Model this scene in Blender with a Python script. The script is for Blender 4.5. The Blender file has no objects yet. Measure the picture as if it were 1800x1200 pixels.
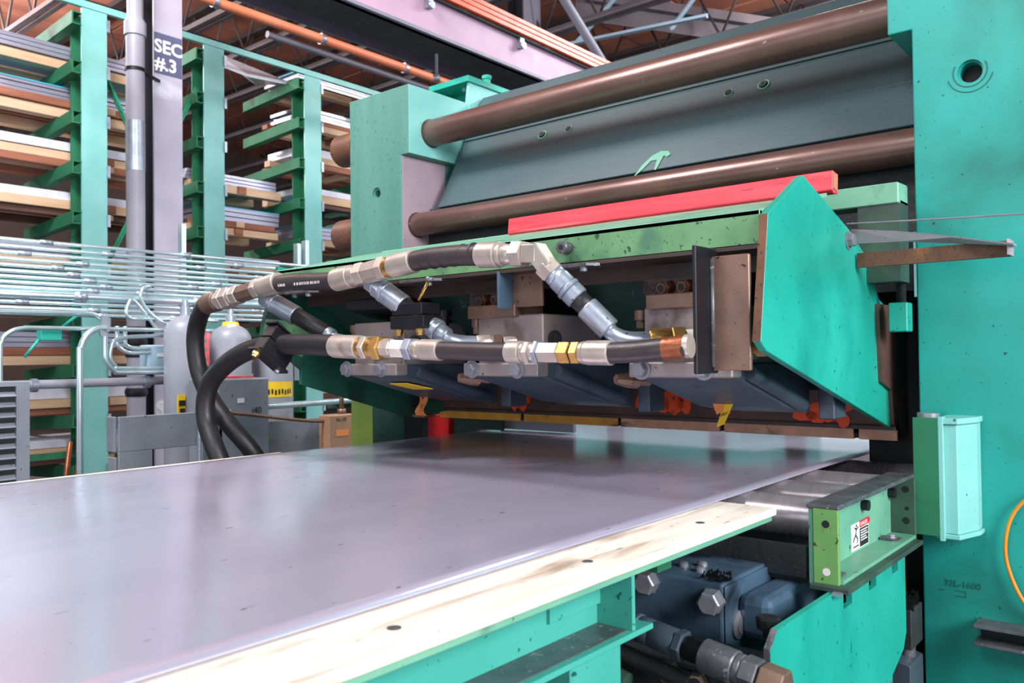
import bpy, bmesh, math, random
from mathutils import Vector, Matrix
random.seed(7)
SC = bpy.context.scene
COL = SC.collection
R = math.radians

# ------------------------------------------------------------------ camera, world, added lights, exposure
cd = bpy.data.cameras.new('camera')
cam = bpy.data.objects.new('camera', cd)
COL.objects.link(cam)
SC.camera = cam
cd.sensor_width = 36.0
cd.lens = 29.25
cd.clip_start = 0.02
cd.clip_end = 200
yaw, pitch, roll = 0.6950, 0.01865, 0.01173
fw = Vector((-math.sin(yaw)*math.cos(pitch), math.cos(yaw)*math.cos(pitch), math.sin(pitch)))
rt = Vector((math.cos(yaw), math.sin(yaw), 0))
dn = fw.cross(rt)
r2 = rt*math.cos(roll) + dn*math.sin(roll)
d2 = dn*math.cos(roll) - rt*math.sin(roll)
cam.matrix_world = Matrix(((r2.x, -d2.x, -fw.x, 0), (r2.y, -d2.y, -fw.y, 0), (r2.z, -d2.z, -fw.z, 1.25), (0, 0, 0, 1)))
cd.dof.use_dof = True
cd.dof.focus_distance = 2.5
cd.dof.aperture_fstop = 5.6

W = bpy.data.worlds.new('world')
SC.world = W
W.use_nodes = True
bg = W.node_tree.nodes['Background']
bg.inputs['Color'].default_value = (0.86, 0.88, 1.0, 1)
bg.inputs['Strength'].default_value = 1.75

def area(name, loc, target, size, power, color=(0.97, 0.96, 1.0), size_y=None):
    ld = bpy.data.lights.new(name, 'AREA')
    ld.energy = power
    ld.color = color
    ld.shape = 'RECTANGLE'
    ld.size = size
    ld.size_y = size_y or size
    lo = bpy.data.objects.new(name, ld)
    COL.objects.link(lo)
    lo.location = loc
    lo.rotation_euler = (Vector(target) - Vector(loc)).to_track_quat('-Z', 'Y').to_euler()
    return lo

# added area lights: right-hand key, fill on table, racks, reflection panels, far end
area('added_area_light', (4.4, 0.6, 3.4), (-0.8, 2.4, 1.1), 2.2, 380)
area('added_area_light', (-1.0, -2.2, 5.0), (-1.8, 2.0, 1.1), 1.6, 95)
area('added_area_light', (-3.6, 0.2, 5.4), (-7.0, 3.4, 2.0), 1.4, 300)
area('added_area_light', (-2.2, 3.75, 2.9), (-2.4, 4.6, 1.4), 0.5, 26)
area('added_area_light', (-2.2, 8.5, 5.6), (-3.0, 7.0, 0.0), 1.6, 200)
def point_fill(loc, power):
    ld = bpy.data.lights.new('added_point_light', 'POINT')
    ld.energy = power
    ld.color = (1, .96, .95)
    ld.shadow_soft_size = .25
    lo = bpy.data.objects.new('added_point_light', ld)
    COL.objects.link(lo)
    lo.location = loc
# unseen point lights, added to brighten the roof and racks
point_fill((-3.0, 0.6, 4.8), 35)
point_fill((-9.0, 2.0, 5.2), 320)
point_fill((-12.0, 2.6, 5.0), 500)
point_fill((-1.2, 5.2, 4.9), 110)
point_fill((-2.2, 10.0, 5.6), 300)
SC.view_settings.view_transform = 'Standard'
SC.view_settings.look = 'None'
SC.view_settings.gamma = 1
SC.view_settings.use_curve_mapping = False
SC.view_settings.exposure = 0.38

# ------------------------------------------------------------------ materials
def srgb(r, g, b):
    f = lambda c: (c/255/12.92) if c/255 <= 0.04045 else ((c/255+0.055)/1.055)**2.4
    return (f(r), f(g), f(b), 1)

def mat(name, base, var=None, rough=0.45, metal=0.0, scale=5.0, stretch=(1, 1, 1), chip=None, chip_scale=70, chip_at=0.68,
        stain=None, stain_scale=3.0, stain_at=0.6, stain_soft=0.12, bump=0.08, bump_scale=90, rvar=0.12, coat=0.0):
    m = bpy.data.materials.new(name)
    m.use_nodes = True
    nt = m.node_tree
    N, L = nt.nodes, nt.links
    b = N['Principled BSDF']
    geo = N.new('ShaderNodeNewGeometry')
    mp = N.new('ShaderNodeMapping')
    mp.inputs['Scale'].default_value = stretch
    L.new(geo.outputs['Position'], mp.inputs['Vector'])
    def noise(s, det=4.0, dist=0.0, off=0.0):
        n = N.new('ShaderNodeTexNoise')
        n.inputs['Scale'].default_value = s
        n.inputs['Detail'].default_value = det
        n.inputs['Distortion'].default_value = dist
        L.new(mp.outputs['Vector'], n.inputs['Vector'])
        return n.outputs['Fac']
    def ramp(src, a, c):
        r = N.new('ShaderNodeMapRange')
        r.inputs['From Min'].default_value = a
        r.inputs['From Max'].default_value = c
        L.new(src, r.inputs['Value'])
        return r.outputs['Result']
    def mix(fac, c1, c2):
        x = N.new('ShaderNodeMix')
        x.data_type = 'RGBA'
        L.new(fac, x.inputs['Factor'])
        for sock, c in ((x.inputs[6], c1), (x.inputs[7], c2)):
            if isinstance(c, tuple): sock.default_value = c
            else: L.new(c, sock)
        return x.outputs[2]
    col = base
    if var: col = mix(ramp(noise(scale, 5), 0.32, 0.68), base, var)
    if stain: col = mix(ramp(noise(stain_scale, 6, 0.4), stain_at, stain_at+stain_soft), col if not isinstance(col, tuple) else base, stain)
    if chip:
        col = mix(ramp(noise(chip_scale, 3), chip_at, chip_at+0.03), col if not isinstance(col, tuple) else base, chip)
        col = mix(ramp(noise(chip_scale*2.4, 2, 0.6, 3.0), chip_at+0.01, chip_at+0.05), col, chip)
    if isinstance(col, tuple): b.inputs['Base Color'].default_value = col
    else: L.new(col, b.inputs['Base Color'])
    rr = N.new('ShaderNodeMapRange')
    rr.inputs['To Min'].default_value = max(0.05, rough-rvar)
    rr.inputs['To Max'].default_value = min(1, rough+rvar)
    L.new(noise(scale*3, 4), rr.inputs['Value'])
    L.new(rr.outputs['Result'], b.inputs['Roughness'])
    b.inputs['Metallic'].default_value = metal
    b.inputs['Coat Weight'].default_value = coat
    if bump:
        bp = N.new('ShaderNodeBump')
        bp.inputs['Strength'].default_value = bump
        bp.inputs['Distance'].default_value = 0.004
        L.new(noise(bump_scale, 3), bp.inputs['Height'])
        L.new(bp.outputs['Normal'], b.inputs['Normal'])
    return m

BLK = srgb(14, 18, 20)
M = {}
M['teal'] = mat('teal_paint', srgb(24, 156, 136), srgb(40, 172, 152), 0.38, scale=2.2, chip=srgb(14, 84, 78), chip_scale=42, chip_at=0.69, stain=srgb(20, 138, 122), stain_scale=3.0, stain_at=0.5, stain_soft=0.2, bump=0.05)
M['teal_housing'] = mat('teal_housing_paint', srgb(12, 146, 134), srgb(34, 164, 152), 0.40, scale=1.6, chip=srgb(16, 60, 58), chip_scale=60, chip_at=0.69,
                        stain=srgb(18, 118, 106), stain_scale=2.3, stain_at=0.47, stain_soft=0.22, bump=0.07)
M['pale_teal'] = mat('pale_teal_paint', srgb(116, 188, 180), srgb(136, 202, 196), 0.42, scale=3, chip=srgb(40, 96, 88), chip_scale=60, chip_at=0.71)
M['table_teal'] = mat('table_teal_paint', srgb(56, 156, 140), srgb(74, 172, 156), 0.42, scale=3, chip=srgb(24, 84, 78), chip_scale=42, chip_at=0.69, stain=srgb(40, 132, 112), stain_scale=2.5, stain_at=.58)
M['grey_teal'] = mat('grey_teal_paint', srgb(66, 118, 106), srgb(80, 132, 118), 0.5, scale=2.5, stretch=(3, 3, .5), chip=srgb(22, 46, 44), chip_scale=75, chip_at=0.66)
M['rack_green'] = mat('rack_green_paint', srgb(28, 132, 96), srgb(44, 150, 116), 0.65, scale=1.5, chip=srgb(20, 80, 60), chip_scale=30, chip_at=0.72)
M['deep_green'] = mat('deep_green_paint', srgb(26, 104, 70), srgb(38, 120, 84), 0.72, scale=3, stain=srgb(24, 60, 40), stain_at=0.6)
M['moss'] = mat('moss_green_paint', srgb(92, 142, 96), srgb(112, 160, 110), 0.5, scale=9, chip=srgb(48, 78, 52), chip_scale=40, chip_at=0.66, stain=srgb(74, 120, 92), stain_scale=5, stain_at=0.55)
M['sage'] = mat('sage_green_paint', srgb(98, 160, 134), srgb(120, 178, 148), 0.45, scale=6, stain=srgb(36, 66, 56), stain_scale=5, stain_at=0.62, chip=srgb(50, 60, 44), chip_scale=50, chip_at=0.7)
M['apple'] = mat('apple_green_paint', srgb(112, 164, 92), srgb(96, 150, 84), 0.45, scale=7, chip=srgb(74, 56, 42), chip_scale=32, chip_at=0.68)
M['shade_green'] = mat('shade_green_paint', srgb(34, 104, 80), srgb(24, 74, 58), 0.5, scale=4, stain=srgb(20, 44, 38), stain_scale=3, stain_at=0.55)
M['dark_green'] = mat('dark_green_paint', srgb(30, 66, 52), srgb(20, 46, 40), 0.5, scale=4, stain=srgb(16, 24, 24), stain_scale=3, stain_at=0.5)
M['oily_green'] = mat('oily_green_paint', srgb(60, 92, 74), srgb(44, 62, 54), 0.5, scale=7, stain=srgb(50, 58, 56), stain_scale=6, stain_at=0.5)
M['slate'] = mat('slate_green_paint', srgb(54, 78, 82), srgb(66, 90, 92), 0.42, scale=1.8, stretch=(0.5, 1, 1.6), stain=srgb(66, 76, 66), stain_scale=2.2, stain_at=0.62, chip=srgb(34, 44, 46), chip_scale=90, chip_at=0.68)
M['slate_band'] = mat('oily_slate_paint', srgb(58, 78, 78), srgb(68, 82, 76), 0.4, scale=2.0, stretch=(0.5, 1, 1), stain=srgb(66, 70, 60), stain_scale=1.8, stain_at=0.6, chip=srgb(38, 44, 44), chip_scale=90, chip_at=0.7)
M['bare'] = mat('bare_liner_steel', srgb(192, 164, 172), srgb(168, 150, 162), 0.4, 0.2, scale=3, chip=srgb(80, 66, 70), chip_scale=60, chip_at=0.7)
M['tube'] = mat('oiled_tube_steel', srgb(124, 98, 90), srgb(98, 74, 68), 0.30, 0.5, scale=5, stretch=(.5, 1, 1), chip=srgb(170, 150, 140), chip_scale=60, chip_at=0.72, bump=0.05, rvar=0.08, stain=srgb(142, 98, 72), stain_scale=4, stain_at=0.6)
M['sheet'] = mat('mill_steel_sheet', srgb(204, 198, 216), srgb(190, 184, 206), 0.20, 0.45, scale=1.3, stretch=(1.6, .45, 1), stain=srgb(176, 156, 172), stain_scale=1.6, stain_at=0.58, stain_soft=0.25,
                 chip=srgb(130, 120, 132), chip_scale=26, chip_at=0.73, bump=0.03, bump_scale=6, rvar=0.08)
M['nylon'] = mat('worn_plastic_strip', srgb(242, 236, 224), srgb(230, 216, 198), 0.45, scale=6, stretch=(6, .7, 6), stain=srgb(158, 132, 110), stain_scale=3.0, stain_at=0.54, stain_soft=0.14, chip=srgb(110, 92, 84), chip_scale=16, chip_at=0.72)
M['roller'] = mat('roller_steel', srgb(174, 166, 168), srgb(162, 154, 158), 0.28, 0.6, scale=7, stretch=(8, 1, 1), bump=0, rvar=.04)
M['worn'] = mat('worn_dark_steel', srgb(108, 108, 112), srgb(80, 80, 84), 0.42, 0.4, scale=20, chip=srgb(150, 150, 150), chip_scale=60, chip_at=0.66)
M['grime'] = mat('grimy_black_steel', srgb(40, 44, 46), srgb(58, 62, 62), 0.55, 0.3, scale=9, chip=srgb(92, 96, 98), chip_scale=160, chip_at=0.66, bump=0.3)
M['blackmetal'] = mat('black_steel', srgb(40, 40, 46), srgb(30, 30, 34), 0.4, 0.5, scale=6)
M['bluegrey'] = mat('blue_grey_paint', srgb(84, 112, 134), srgb(64, 88, 108), 0.42, 0.1, scale=5, stain=srgb(26, 34, 44), stain_scale=6, stain_at=0.58, chip=srgb(16, 20, 26), chip_scale=26, chip_at=0.72)
M['navy'] = mat('navy_oily_paint', srgb(74, 88, 100), srgb(58, 70, 82), 0.4, 0.1, scale=6, stain=srgb(34, 42, 54), stain_scale=7, stain_at=0.6)
M['block'] = mat('grey_cylinder_block', srgb(160, 148, 142), srgb(140, 130, 130), 0.42, 0.45, scale=6, stain=srgb(96, 80, 72), stain_scale=8, stain_at=0.62, chip=srgb(70, 60, 56), chip_scale=60, chip_at=0.7)
M['rust'] = mat('rusty_steel', srgb(122, 82, 58), srgb(90, 62, 50), 0.5, 0.35, scale=10, chip=srgb(66, 46, 38), chip_scale=80, chip_at=0.64, stain=srgb(150, 92, 58), stain_scale=5, stain_at=0.6)
M['brownsteel'] = mat('brown_oiled_steel', srgb(142, 112, 94), srgb(116, 92, 80), 0.38, 0.5, scale=8, chip=srgb(60, 46, 40), chip_scale=60, chip_at=0.68)
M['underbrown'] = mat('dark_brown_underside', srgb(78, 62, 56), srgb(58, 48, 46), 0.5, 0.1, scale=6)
M['rubber'] = mat('black_rubber', srgb(27, 27, 29), srgb(33, 32, 33), 0.45, scale=20, bump=0.12, bump_scale=200)
M['rubber_brown'] = mat('dusty_rubber', srgb(62, 54, 54), srgb(50, 44, 44), 0.40, scale=12, bump=0.12, bump_scale=200)
M['zinc'] = mat('zinc_plate', srgb(208, 198, 186), srgb(184, 172, 160), 0.36, 0.6, scale=14, stain=srgb(150, 120, 96), stain_scale=9, stain_at=0.62, bump=0.04)
M['whitezinc'] = mat('dull_zinc', srgb(176, 184, 194), srgb(148, 158, 172), 0.38, 0.7, scale=16, chip=srgb(96, 100, 110), chip_scale=60, chip_at=0.68)
M['brass'] = mat('yellow_chromate', srgb(206, 168, 96), srgb(190, 148, 84), 0.3, 0.85, scale=14)
M['copperwrap'] = mat('copper_wrap', srgb(158, 92, 58), srgb(128, 72, 46), 0.36, 0.6, scale=14, bump=0.3, bump_scale=60)
M['bolt'] = mat('bolt_steel', srgb(158, 158, 164), srgb(134, 136, 142), 0.35, 0.5, scale=20)
M['darkbolt'] = mat('dark_bolt_steel', srgb(70, 68, 74), srgb(56, 54, 60), 0.4, 0.7, scale=20)
M['redwood'] = mat('red_painted_wood', srgb(224, 48, 64), srgb(232, 76, 88), 0.5, scale=5, stretch=(.5, 8, 8), stain=srgb(236, 130, 124), stain_scale=3, stain_at=0.6, chip=srgb(170, 30, 44), chip_scale=20, chip_at=0.68)
M['paleend'] = mat('pale_end_grain', srgb(196, 152, 118), srgb(170, 120, 90), 0.7, scale=20)
M['yellow'] = mat('yellow_tag', srgb(236, 196, 30), srgb(224, 180, 28), 0.5, scale=10)
M['blade_y'] = mat('yellow_blade_paint', srgb(222, 164, 52), srgb(196, 134, 46), 0.45, 0.0, scale=12, stain=srgb(94, 66, 40), stain_scale=9, stain_at=0.58)
M['blade_b'] = mat('brown_blade_steel', srgb(216, 162, 128), srgb(178, 128, 100), 0.42, 0.0, scale=12, stain=srgb(104, 74, 62), stain_scale=9, stain_at=0.56)
M['holder'] = mat('oily_brown_holder', srgb(104, 76, 66), srgb(72, 56, 52), 0.45, 0.1, scale=6, stain=srgb(104, 60, 44), stain_scale=6, stain_at=0.64)
M['orangepaint'] = mat('orange_primer', srgb(252, 92, 30), srgb(236, 76, 26), 0.5, scale=10, chip=srgb(50, 24, 20), chip_scale=26, chip_at=0.66)
M['orangetag'] = mat('orange_card', srgb(224, 140, 70), srgb(210, 126, 62), 0.6, scale=10)
M['white'] = mat('white_paint', srgb(226, 222, 218), srgb(212, 208, 206), 0.55, scale=6, bump=0)
M['black'] = mat('black_print', srgb(26, 26, 28), None, 0.6, bump=0)
M['redprint'] = mat('red_print', srgb(206, 38, 56), None, 0.5, bump=0)
M['faintink'] = mat('faint_stamp_ink', srgb(16, 92, 84), None, 0.6, bump=0)
M['navyprint'] = mat('navy_panel_paint', srgb(72, 78, 106), srgb(88, 92, 120), 0.5, scale=8, bump=0)
M['greypaint'] = mat('grey_machine_paint', srgb(134, 140, 148), srgb(116, 122, 132), 0.45, scale=4, chip=srgb(70, 74, 80), chip_scale=40, chip_at=0.68)
M['cylgrey'] = mat('grey_vessel_paint', srgb(146, 148, 156), srgb(130, 134, 144), 0.42, scale=3)
M['column'] = mat('lavender_grey_paint', srgb(182, 176, 190), srgb(164, 160, 176), 0.5, scale=3, stain=srgb(212, 214, 226), stain_scale=2.4, stain_at=0.6)
M['pipegrey'] = mat('grey_pipe_paint', srgb(158, 156, 166), srgb(140, 138, 148), 0.45, scale=4)
M['conduit'] = mat('galvanised_conduit', srgb(206, 228, 232), srgb(190, 214, 220), 0.22, 0.75, scale=6, bump=0, rvar=.03)
M['orangepipe'] = mat('orange_pipe_paint', srgb(222, 122, 84), srgb(228, 142, 106), 0.45, scale=3)
M['orangebar'] = mat('orange_conductor_cover', srgb(226, 96, 52), srgb(214, 80, 44), 0.4, scale=4)
M['pinkbeam'] = mat('lilac_primer_beam', srgb(186, 150, 172), srgb(170, 138, 162), 0.5, scale=2)
M['darkbeam'] = mat('dark_beam_paint', srgb(40, 42, 48), srgb(50, 52, 58), 0.6, scale=2)
M['greybeam'] = mat('grey_beam_paint', srgb(128, 128, 142), srgb(112, 114, 128), 0.5, scale=3)
M['joist'] = mat('joist_grey_paint', srgb(110, 104, 108), srgb(92, 88, 94), 0.5, scale=3)
M['joistdark'] = mat('joist_rod_paint', srgb(70, 58, 58), srgb(58, 48, 50), 0.6, scale=3)
M['roof'] = mat('reddish_roof_board', srgb(190, 122, 98), srgb(160, 100, 84), 0.8, scale=1.2, stain=srgb(206, 136, 104), stain_scale=1.0, stain_at=0.55, stain_soft=0.2)
M['roofgap'] = mat('dark_roof_gap', srgb(44, 32, 30), None, 0.9)
M['wallbrown'] = mat('brown_cladding', srgb(84, 66, 60), srgb(66, 54, 52), 0.8, scale=1)
M['floor'] = mat('oily_concrete', srgb(92, 90, 92), srgb(70, 68, 70), 0.6, scale=1.5, stain=srgb(46, 46, 50), stain_scale=1.2, stain_at=0.55)
M['pine'] = mat('pine_timber', srgb(220, 188, 154), srgb(204, 166, 130), 0.65, scale=4, stretch=(6, .6, 6), stain=srgb(176, 124, 92), stain_scale=3, stain_at=0.64)
M['brownwood'] = mat('brown_timber', srgb(168, 106, 78), srgb(140, 84, 62), 0.65, scale=4, stretch=(6, .6, 6))
M['darkwood'] = mat('dark_timber', srgb(104, 66, 52), srgb(80, 52, 44), 0.7, scale=4, stretch=(6, .6, 6))
M['silver'] = mat('silver_extrusion', srgb(190, 190, 206), srgb(168, 170, 190), 0.34, 0.55, scale=3, stretch=(8, .5, 8))
M['wrap'] = mat('white_wrap_film', srgb(226, 228, 238), srgb(204, 208, 224), 0.3, scale=9, bump=0.4, bump_scale=14)
M['blueedge'] = mat('blue_film_edge', srgb(60, 186, 220), srgb(84, 196, 226), 0.35, scale=4)
M['tan'] = mat('tan_box_paint', srgb(164, 126, 96), srgb(146, 110, 84), 0.5, scale=5, chip=srgb(90, 64, 48), chip_scale=40, chip_at=0.68)
M['redlabel'] = mat('red_label', srgb(206, 74, 84), srgb(220, 110, 116), 0.5, scale=20)
M['olive'] = mat('yellow_green_paint', srgb(98, 118, 44), srgb(72, 96, 42), 0.5, scale=4)
M['bright_red'] = mat('bright_red_paint', srgb(206, 18, 22), srgb(190, 14, 20), 0.45, scale=6)
M['cable'] = mat('orange_cable_jacket', srgb(236, 150, 40), srgb(224, 132, 32), 0.45, scale=10)
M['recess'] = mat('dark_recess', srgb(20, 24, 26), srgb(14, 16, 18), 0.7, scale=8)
M['lightblue'] = mat('pale_blue_enamel', srgb(158, 184, 198), srgb(146, 172, 188), 0.42, scale=5)

# ------------------------------------------------------------------ mesh helpers
ORG = {}

class MB:
    """collects shapes in world coordinates; build() links them as one mesh object"""
    def __init__(s):
        s.v, s.f, s.sm = [], [], []
    def add(s, verts, faces, smooth=False):
        o = len(s.v)
        s.v += [Vector(p) for p in verts]
        for f in faces:
            s.f.append([i+o for i in f]); s.sm.append(smooth)
        return s
    def box(s, x0, x1, y0, y1, z0, z1):
        p = [(x, y, z) for z in (z0, z1) for y in (y0, y1) for x in (x0, x1)]
        return s.add(p, [(0, 2, 3, 1), (4, 5, 7, 6), (0, 1, 5, 4), (2, 6, 7, 3), (0, 4, 6, 2), (1, 3, 7, 5)])
    def prism(s, pts, axis, a, b):
        """polygon pts in the plane across axis: x -> (y,z), y -> (x,z), z -> (x,y)"""
        def mk(p, t):
            return {'x': (t, p[0], p[1]), 'y': (p[0], t, p[1]), 'z': (p[0], p[1], t)}[axis]
        n = len(pts)
        vs = [mk(p, a) for p in pts] + [mk(p, b) for p in pts]
        fs = [tuple(range(n))[::-1], tuple(range(n, 2*n))] + [(i, (i+1) % n, n+(i+1) % n, n+i) for i in range(n)]
        return s.add(vs, fs)
    def frame(s, d):
        d = Vector(d).normalized()
        u = d.orthogonal().normalized() if abs(d.z) > .98 else d.cross(Vector((0, 0, 1))).normalized()
        return d, u, d.cross(u)
    def lathe(s, p, d, prof, n=20, smooth=True, turn=0.0, cap=True):
        d, u, w = s.frame(d)
        p = Vector(p)
        vs, fs = [], []
        for t, r in prof:
            for k in range(n):
                a = 2*math.pi*k/n + turn
                vs.append(p + d*t + (u*math.cos(a) + w*math.sin(a))*r)
        m = len(prof)
        o = len(s.v)
        for i in range(m-1):
            for k in range(n):
                fs.append((i*n+k, i*n+(k+1) % n, (i+1)*n+(k+1) % n, (i+1)*n+k))
        s.add(vs, fs, smooth)
        if cap:
            s.f.append([o+k for k in range(n)][::-1]); s.sm.append(False)
            s.f.append([o+(m-1)*n+k for k in range(n)]); s.sm.append(False)
        return s
    def rod(s, p, q, r, n=12, smooth=True, r2=None):
        p, q = Vector(p), Vector(q)
        return s.lathe(p, q-p, [(0, r), ((q-p).length, r if r2 is None else r2)], n, smooth)
    def tube(s, pts, r, n=14, sub=6):
        P = [Vector(p) for p in pts]
        path = []
        if len(P) > 2 and sub > 1:
            E = [P[0]*2-P[1]] + P + [P[-1]*2-P[-2]]
            for i in range(1, len(E)-2):
                a, b, c, d = E[i-1], E[i], E[i+1], E[i+2]
                for k in range(sub):
                    t = k/sub
                    path.append(.5*((2*b)+(c-a)*t+(2*a-5*b+4*c-d)*t*t+(3*b-a-3*c+d)*t**3))
            path.append(P[-1])
        else:
            path = P
        vs, fs = [], []
        u = None
        for i, p in enumerate(path):
            d = (path[min(i+1, len(path)-1)] - path[max(i-1, 0)]).normalized()
            if u is None: _, u, _w = s.frame(d)
            u = (u - d*u.dot(d)).normalized()
            w = d.cross(u)
            for k in range(n):
                a = 2*math.pi*k/n
                vs.append(p + (u*math.cos(a) + w*math.sin(a))*r)
        m = len(path)
        o = len(s.v)
        for i in range(m-1):
            for k in range(n):
                fs.append((i*n+k, i*n+(k+1) % n, (i+1)*n+(k+1) % n, (i+1)*n+k))
        s.add(vs, fs, True)
        s.f.append([o+k for k in range(n)][::-1]); s.sm.append(False)
        s.f.append([o+(m-1)*n+k for k in range(n)]); s.sm.append(False)
        return s
    def beam(s, p, q, w, h):
        """box section bar from p to q, w across, h in height"""
        p, q = Vector(p), Vector(q)
        d, u, t = s.frame(q-p)
        vs = [e + u*a*w/2 + t*b*h/2 for e in (p, q) for a, b in ((-1, -1), (1, -1), (1, 1), (-1, 1))]
        return s.add(vs, [(3, 2, 1, 0), (4, 5, 6, 7), (0, 1, 5, 4), (1, 2, 6, 5), (2, 3, 7, 6), (3, 0, 4, 7)])
    def build(s, name, m, parent=None, bevel=0, seg=1):
        org = ORG.get(parent.name, Vector((0, 0, 0))) if parent else Vector((0, 0, 0))
        me = bpy.data.meshes.new(name)
        me.from_pydata([v-org for v in s.v], [], s.f)
        me.polygons.foreach_set('use_smooth', s.sm)
        bm = bmesh.new(); bm.from_mesh(me)
        bmesh.ops.recalc_face_normals(bm, faces=bm.faces)
        for e in bm.edges:
            if len(e.link_faces) == 2 and e.calc_face_angle(0) > .62: e.smooth = False
        bm.to_mesh(me); bm.free()
        me.materials.append(M[m])
        o = bpy.data.objects.new(name, me)
        COL.objects.link(o)
        if parent:
            o.parent = parent
            ORG[o.name] = org
        else:
            ORG[o.name] = Vector((0, 0, 0))
        if bevel:
            b = o.modifiers.new('bevel', 'BEVEL')
            b.width = bevel; b.segments = seg; b.limit_method = 'ANGLE'; b.angle_limit = R(40)
        return o

def thing(name, label, cat, loc=(0, 0, 0), group=None):
    o = bpy.data.objects.new(name, None)
    COL.objects.link(o)
    o.location = loc
    o.empty_display_size = .05
    ORG[o.name] = Vector(loc)
    o['label'] = label; o['category'] = cat
    if group: o['group'] = group
    return o
def tag(o, label, cat, group=None):
    o['label'] = label; o['category'] = cat
    if group: o['group'] = group
    return o
def struct(o):
    o['kind'] = 'structure'
    return o
def lab(o, label):
    o['label'] = label
    return o
def hexbolt(parent, p, d, r=.012, h=.012, washer=True, m='bolt', name='hex_bolt', stud=0):
    b = MB().lathe(p, d, [(0, r), (h*.8, r), (h, r*.86)], 6, False)
    if washer: b.lathe(p, d, [(0, r*1.35), (h*.18, r*1.35)], 16)
    if stud: b.lathe(Vector(p)+Vector(d).normalized()*h, d, [(0, r*.55), (stud, r*.55)], 12)
    return b.build(name, m, parent)
def text(parent, body, loc, xdir, ydir, size, m, name='lettering', align='LEFT', weight=0.0):
    cu = bpy.data.curves.new(name, 'FONT')
    cu.body = body; cu.size = size; cu.align_x = align; cu.extrude = .0004; cu.offset = weight
    cu.resolution_u = 3
    tmp = bpy.data.objects.new(name, cu)
    COL.objects.link(tmp)
    bpy.context.view_layer.update()
    me = bpy.data.meshes.new_from_object(tmp.evaluated_get(bpy.context.evaluated_depsgraph_get()))
    bpy.data.objects.remove(tmp)
    me.materials.clear()
    me.materials.append(M[m])
    o = bpy.data.objects.new(name, me)
    COL.objects.link(o)
    x, y = Vector(xdir).normalized(), Vector(ydir).normalized()
    z = x.cross(y)
    org = ORG.get(parent.name, Vector((0, 0, 0)))
    p = Vector(loc) - org
    mw = Matrix(((x.x, y.x, z.x, p.x), (x.y, y.y, z.y, p.y), (x.z, y.z, z.z, p.z), (0, 0, 0, 1)))
    o.parent = parent
    o.matrix_local = mw
    return o
def cut(o, cutter):
    """bores a real hole through o with the mesh collected in cutter"""
    c = cutter.build('cutter', 'recess')
    org = ORG.get(o.name, Vector((0, 0, 0)))
    c.location = -org if o.parent is None else Vector((0, 0, 0))
    md = o.modifiers.new('bore', 'BOOLEAN'); md.operation = 'DIFFERENCE'; md.object = c; md.solver = 'EXACT'
    bpy.context.view_layer.update()
    dg = bpy.context.evaluated_depsgraph_get()
    me = bpy.data.meshes.new_from_object(o.evaluated_get(dg))
    o.modifiers.clear()
    o.data = me
    bpy.data.objects.remove(c)

# ------------------------------------------------------------------ the hall
struct(MB().box(-18, 9, -9, 26, -.15, 0).build('floor', 'floor'))
ceil = struct(MB().box(-18, 9, -9, 26, 6.32, 6.5).build('ceiling', 'roofgap'))
rp = None
for i in range(13):
    for j in range(13):
        x, y = -17.9 + i*1.22, .3 + j*1.83
        if rp is None:
            rp = MB().box(0, 1.19, 0, 1.80, 0, .05).build('roof_panel', 'roof', ceil, .006)
            o = rp
        else:
            o = rp.copy(); COL.objects.link(o); o.parent = ceil
        o.location = (x, y, 6.27 + random.uniform(-.012, .012))
wl = struct(MB().box(-18.1, -17.9, -9, 26, 0, 6.5).build('wall_left', 'wallbrown'))
struct(MB().box(-18, -7, -9.1, -8.9, 0, 6.5).box(4, 9, -9.1, -8.9, 0, 6.5).box(-7, 4, -9.1, -8.9, 4.2, 6.5).build('wall_back', 'greypaint'))  # unseen wall added to dim front faces, opening shaped for frontal fill
wf = MB().box(-18, -9.5, 25.9, 26.1, 0, 6.5).box(4, 9, 25.9, 26.1, 0, 6.5).box(-9.5, 4, 25.9, 26.1, 5.2, 6.5)
struct(wf.build('wall_far', 'wallbrown'))

# open-web roof joists running across the hall
def joist(y, z0, where):
    t = thing('roof_joist', 'grey open-web roof joist, ' + where, 'joist', (-6, y, z0), 'roof joists')
    for dy in (-.045, .045):
        MB().box(-17.5, 3, y+dy-.03, y+dy+.03, z0-.01, z0+.01).box(-17.5, 3, y+dy-.006, y+dy+.006, z0, z0+.07).build('bottom_chord', 'joist', t)
    MB().box(-17.5, 3, y-.07, y+.07, 6.15, 6.22).build('top_chord', 'joistdark', t)
    n = 24
    for k in range(n):
        xa = -17.3 + k*.84
        MB().rod((xa, y, z0+.03), (xa+.42, y, 6.17), .016, 6).rod((xa+.42, y, 6.17), (xa+.84, y, z0+.03), .016, 6).build('web_rod', 'joistdark', t)
for y, z, wh in ((3.9, 5.3, 'nearest one, above the first green rack post'), (5.32, 5.3, 'crossing behind the top of the lettered column'), (6.2, 5.3, 'second beyond the lettered column, seen past the orange pipe'),
              (7.14, 5.3, 'above the third green rack post'), (8.35, 5.3, 'just beyond the crane beam, above the machine'), (9.9, 5.3, 'sixth from the rack side, above the far end of the machine'),
              (11.6, 5.3, 'second to last, far beyond the machine'), (13.6, 5.3, 'farthest one, far beyond the machine')):
    joist(y, z, wh)
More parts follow.
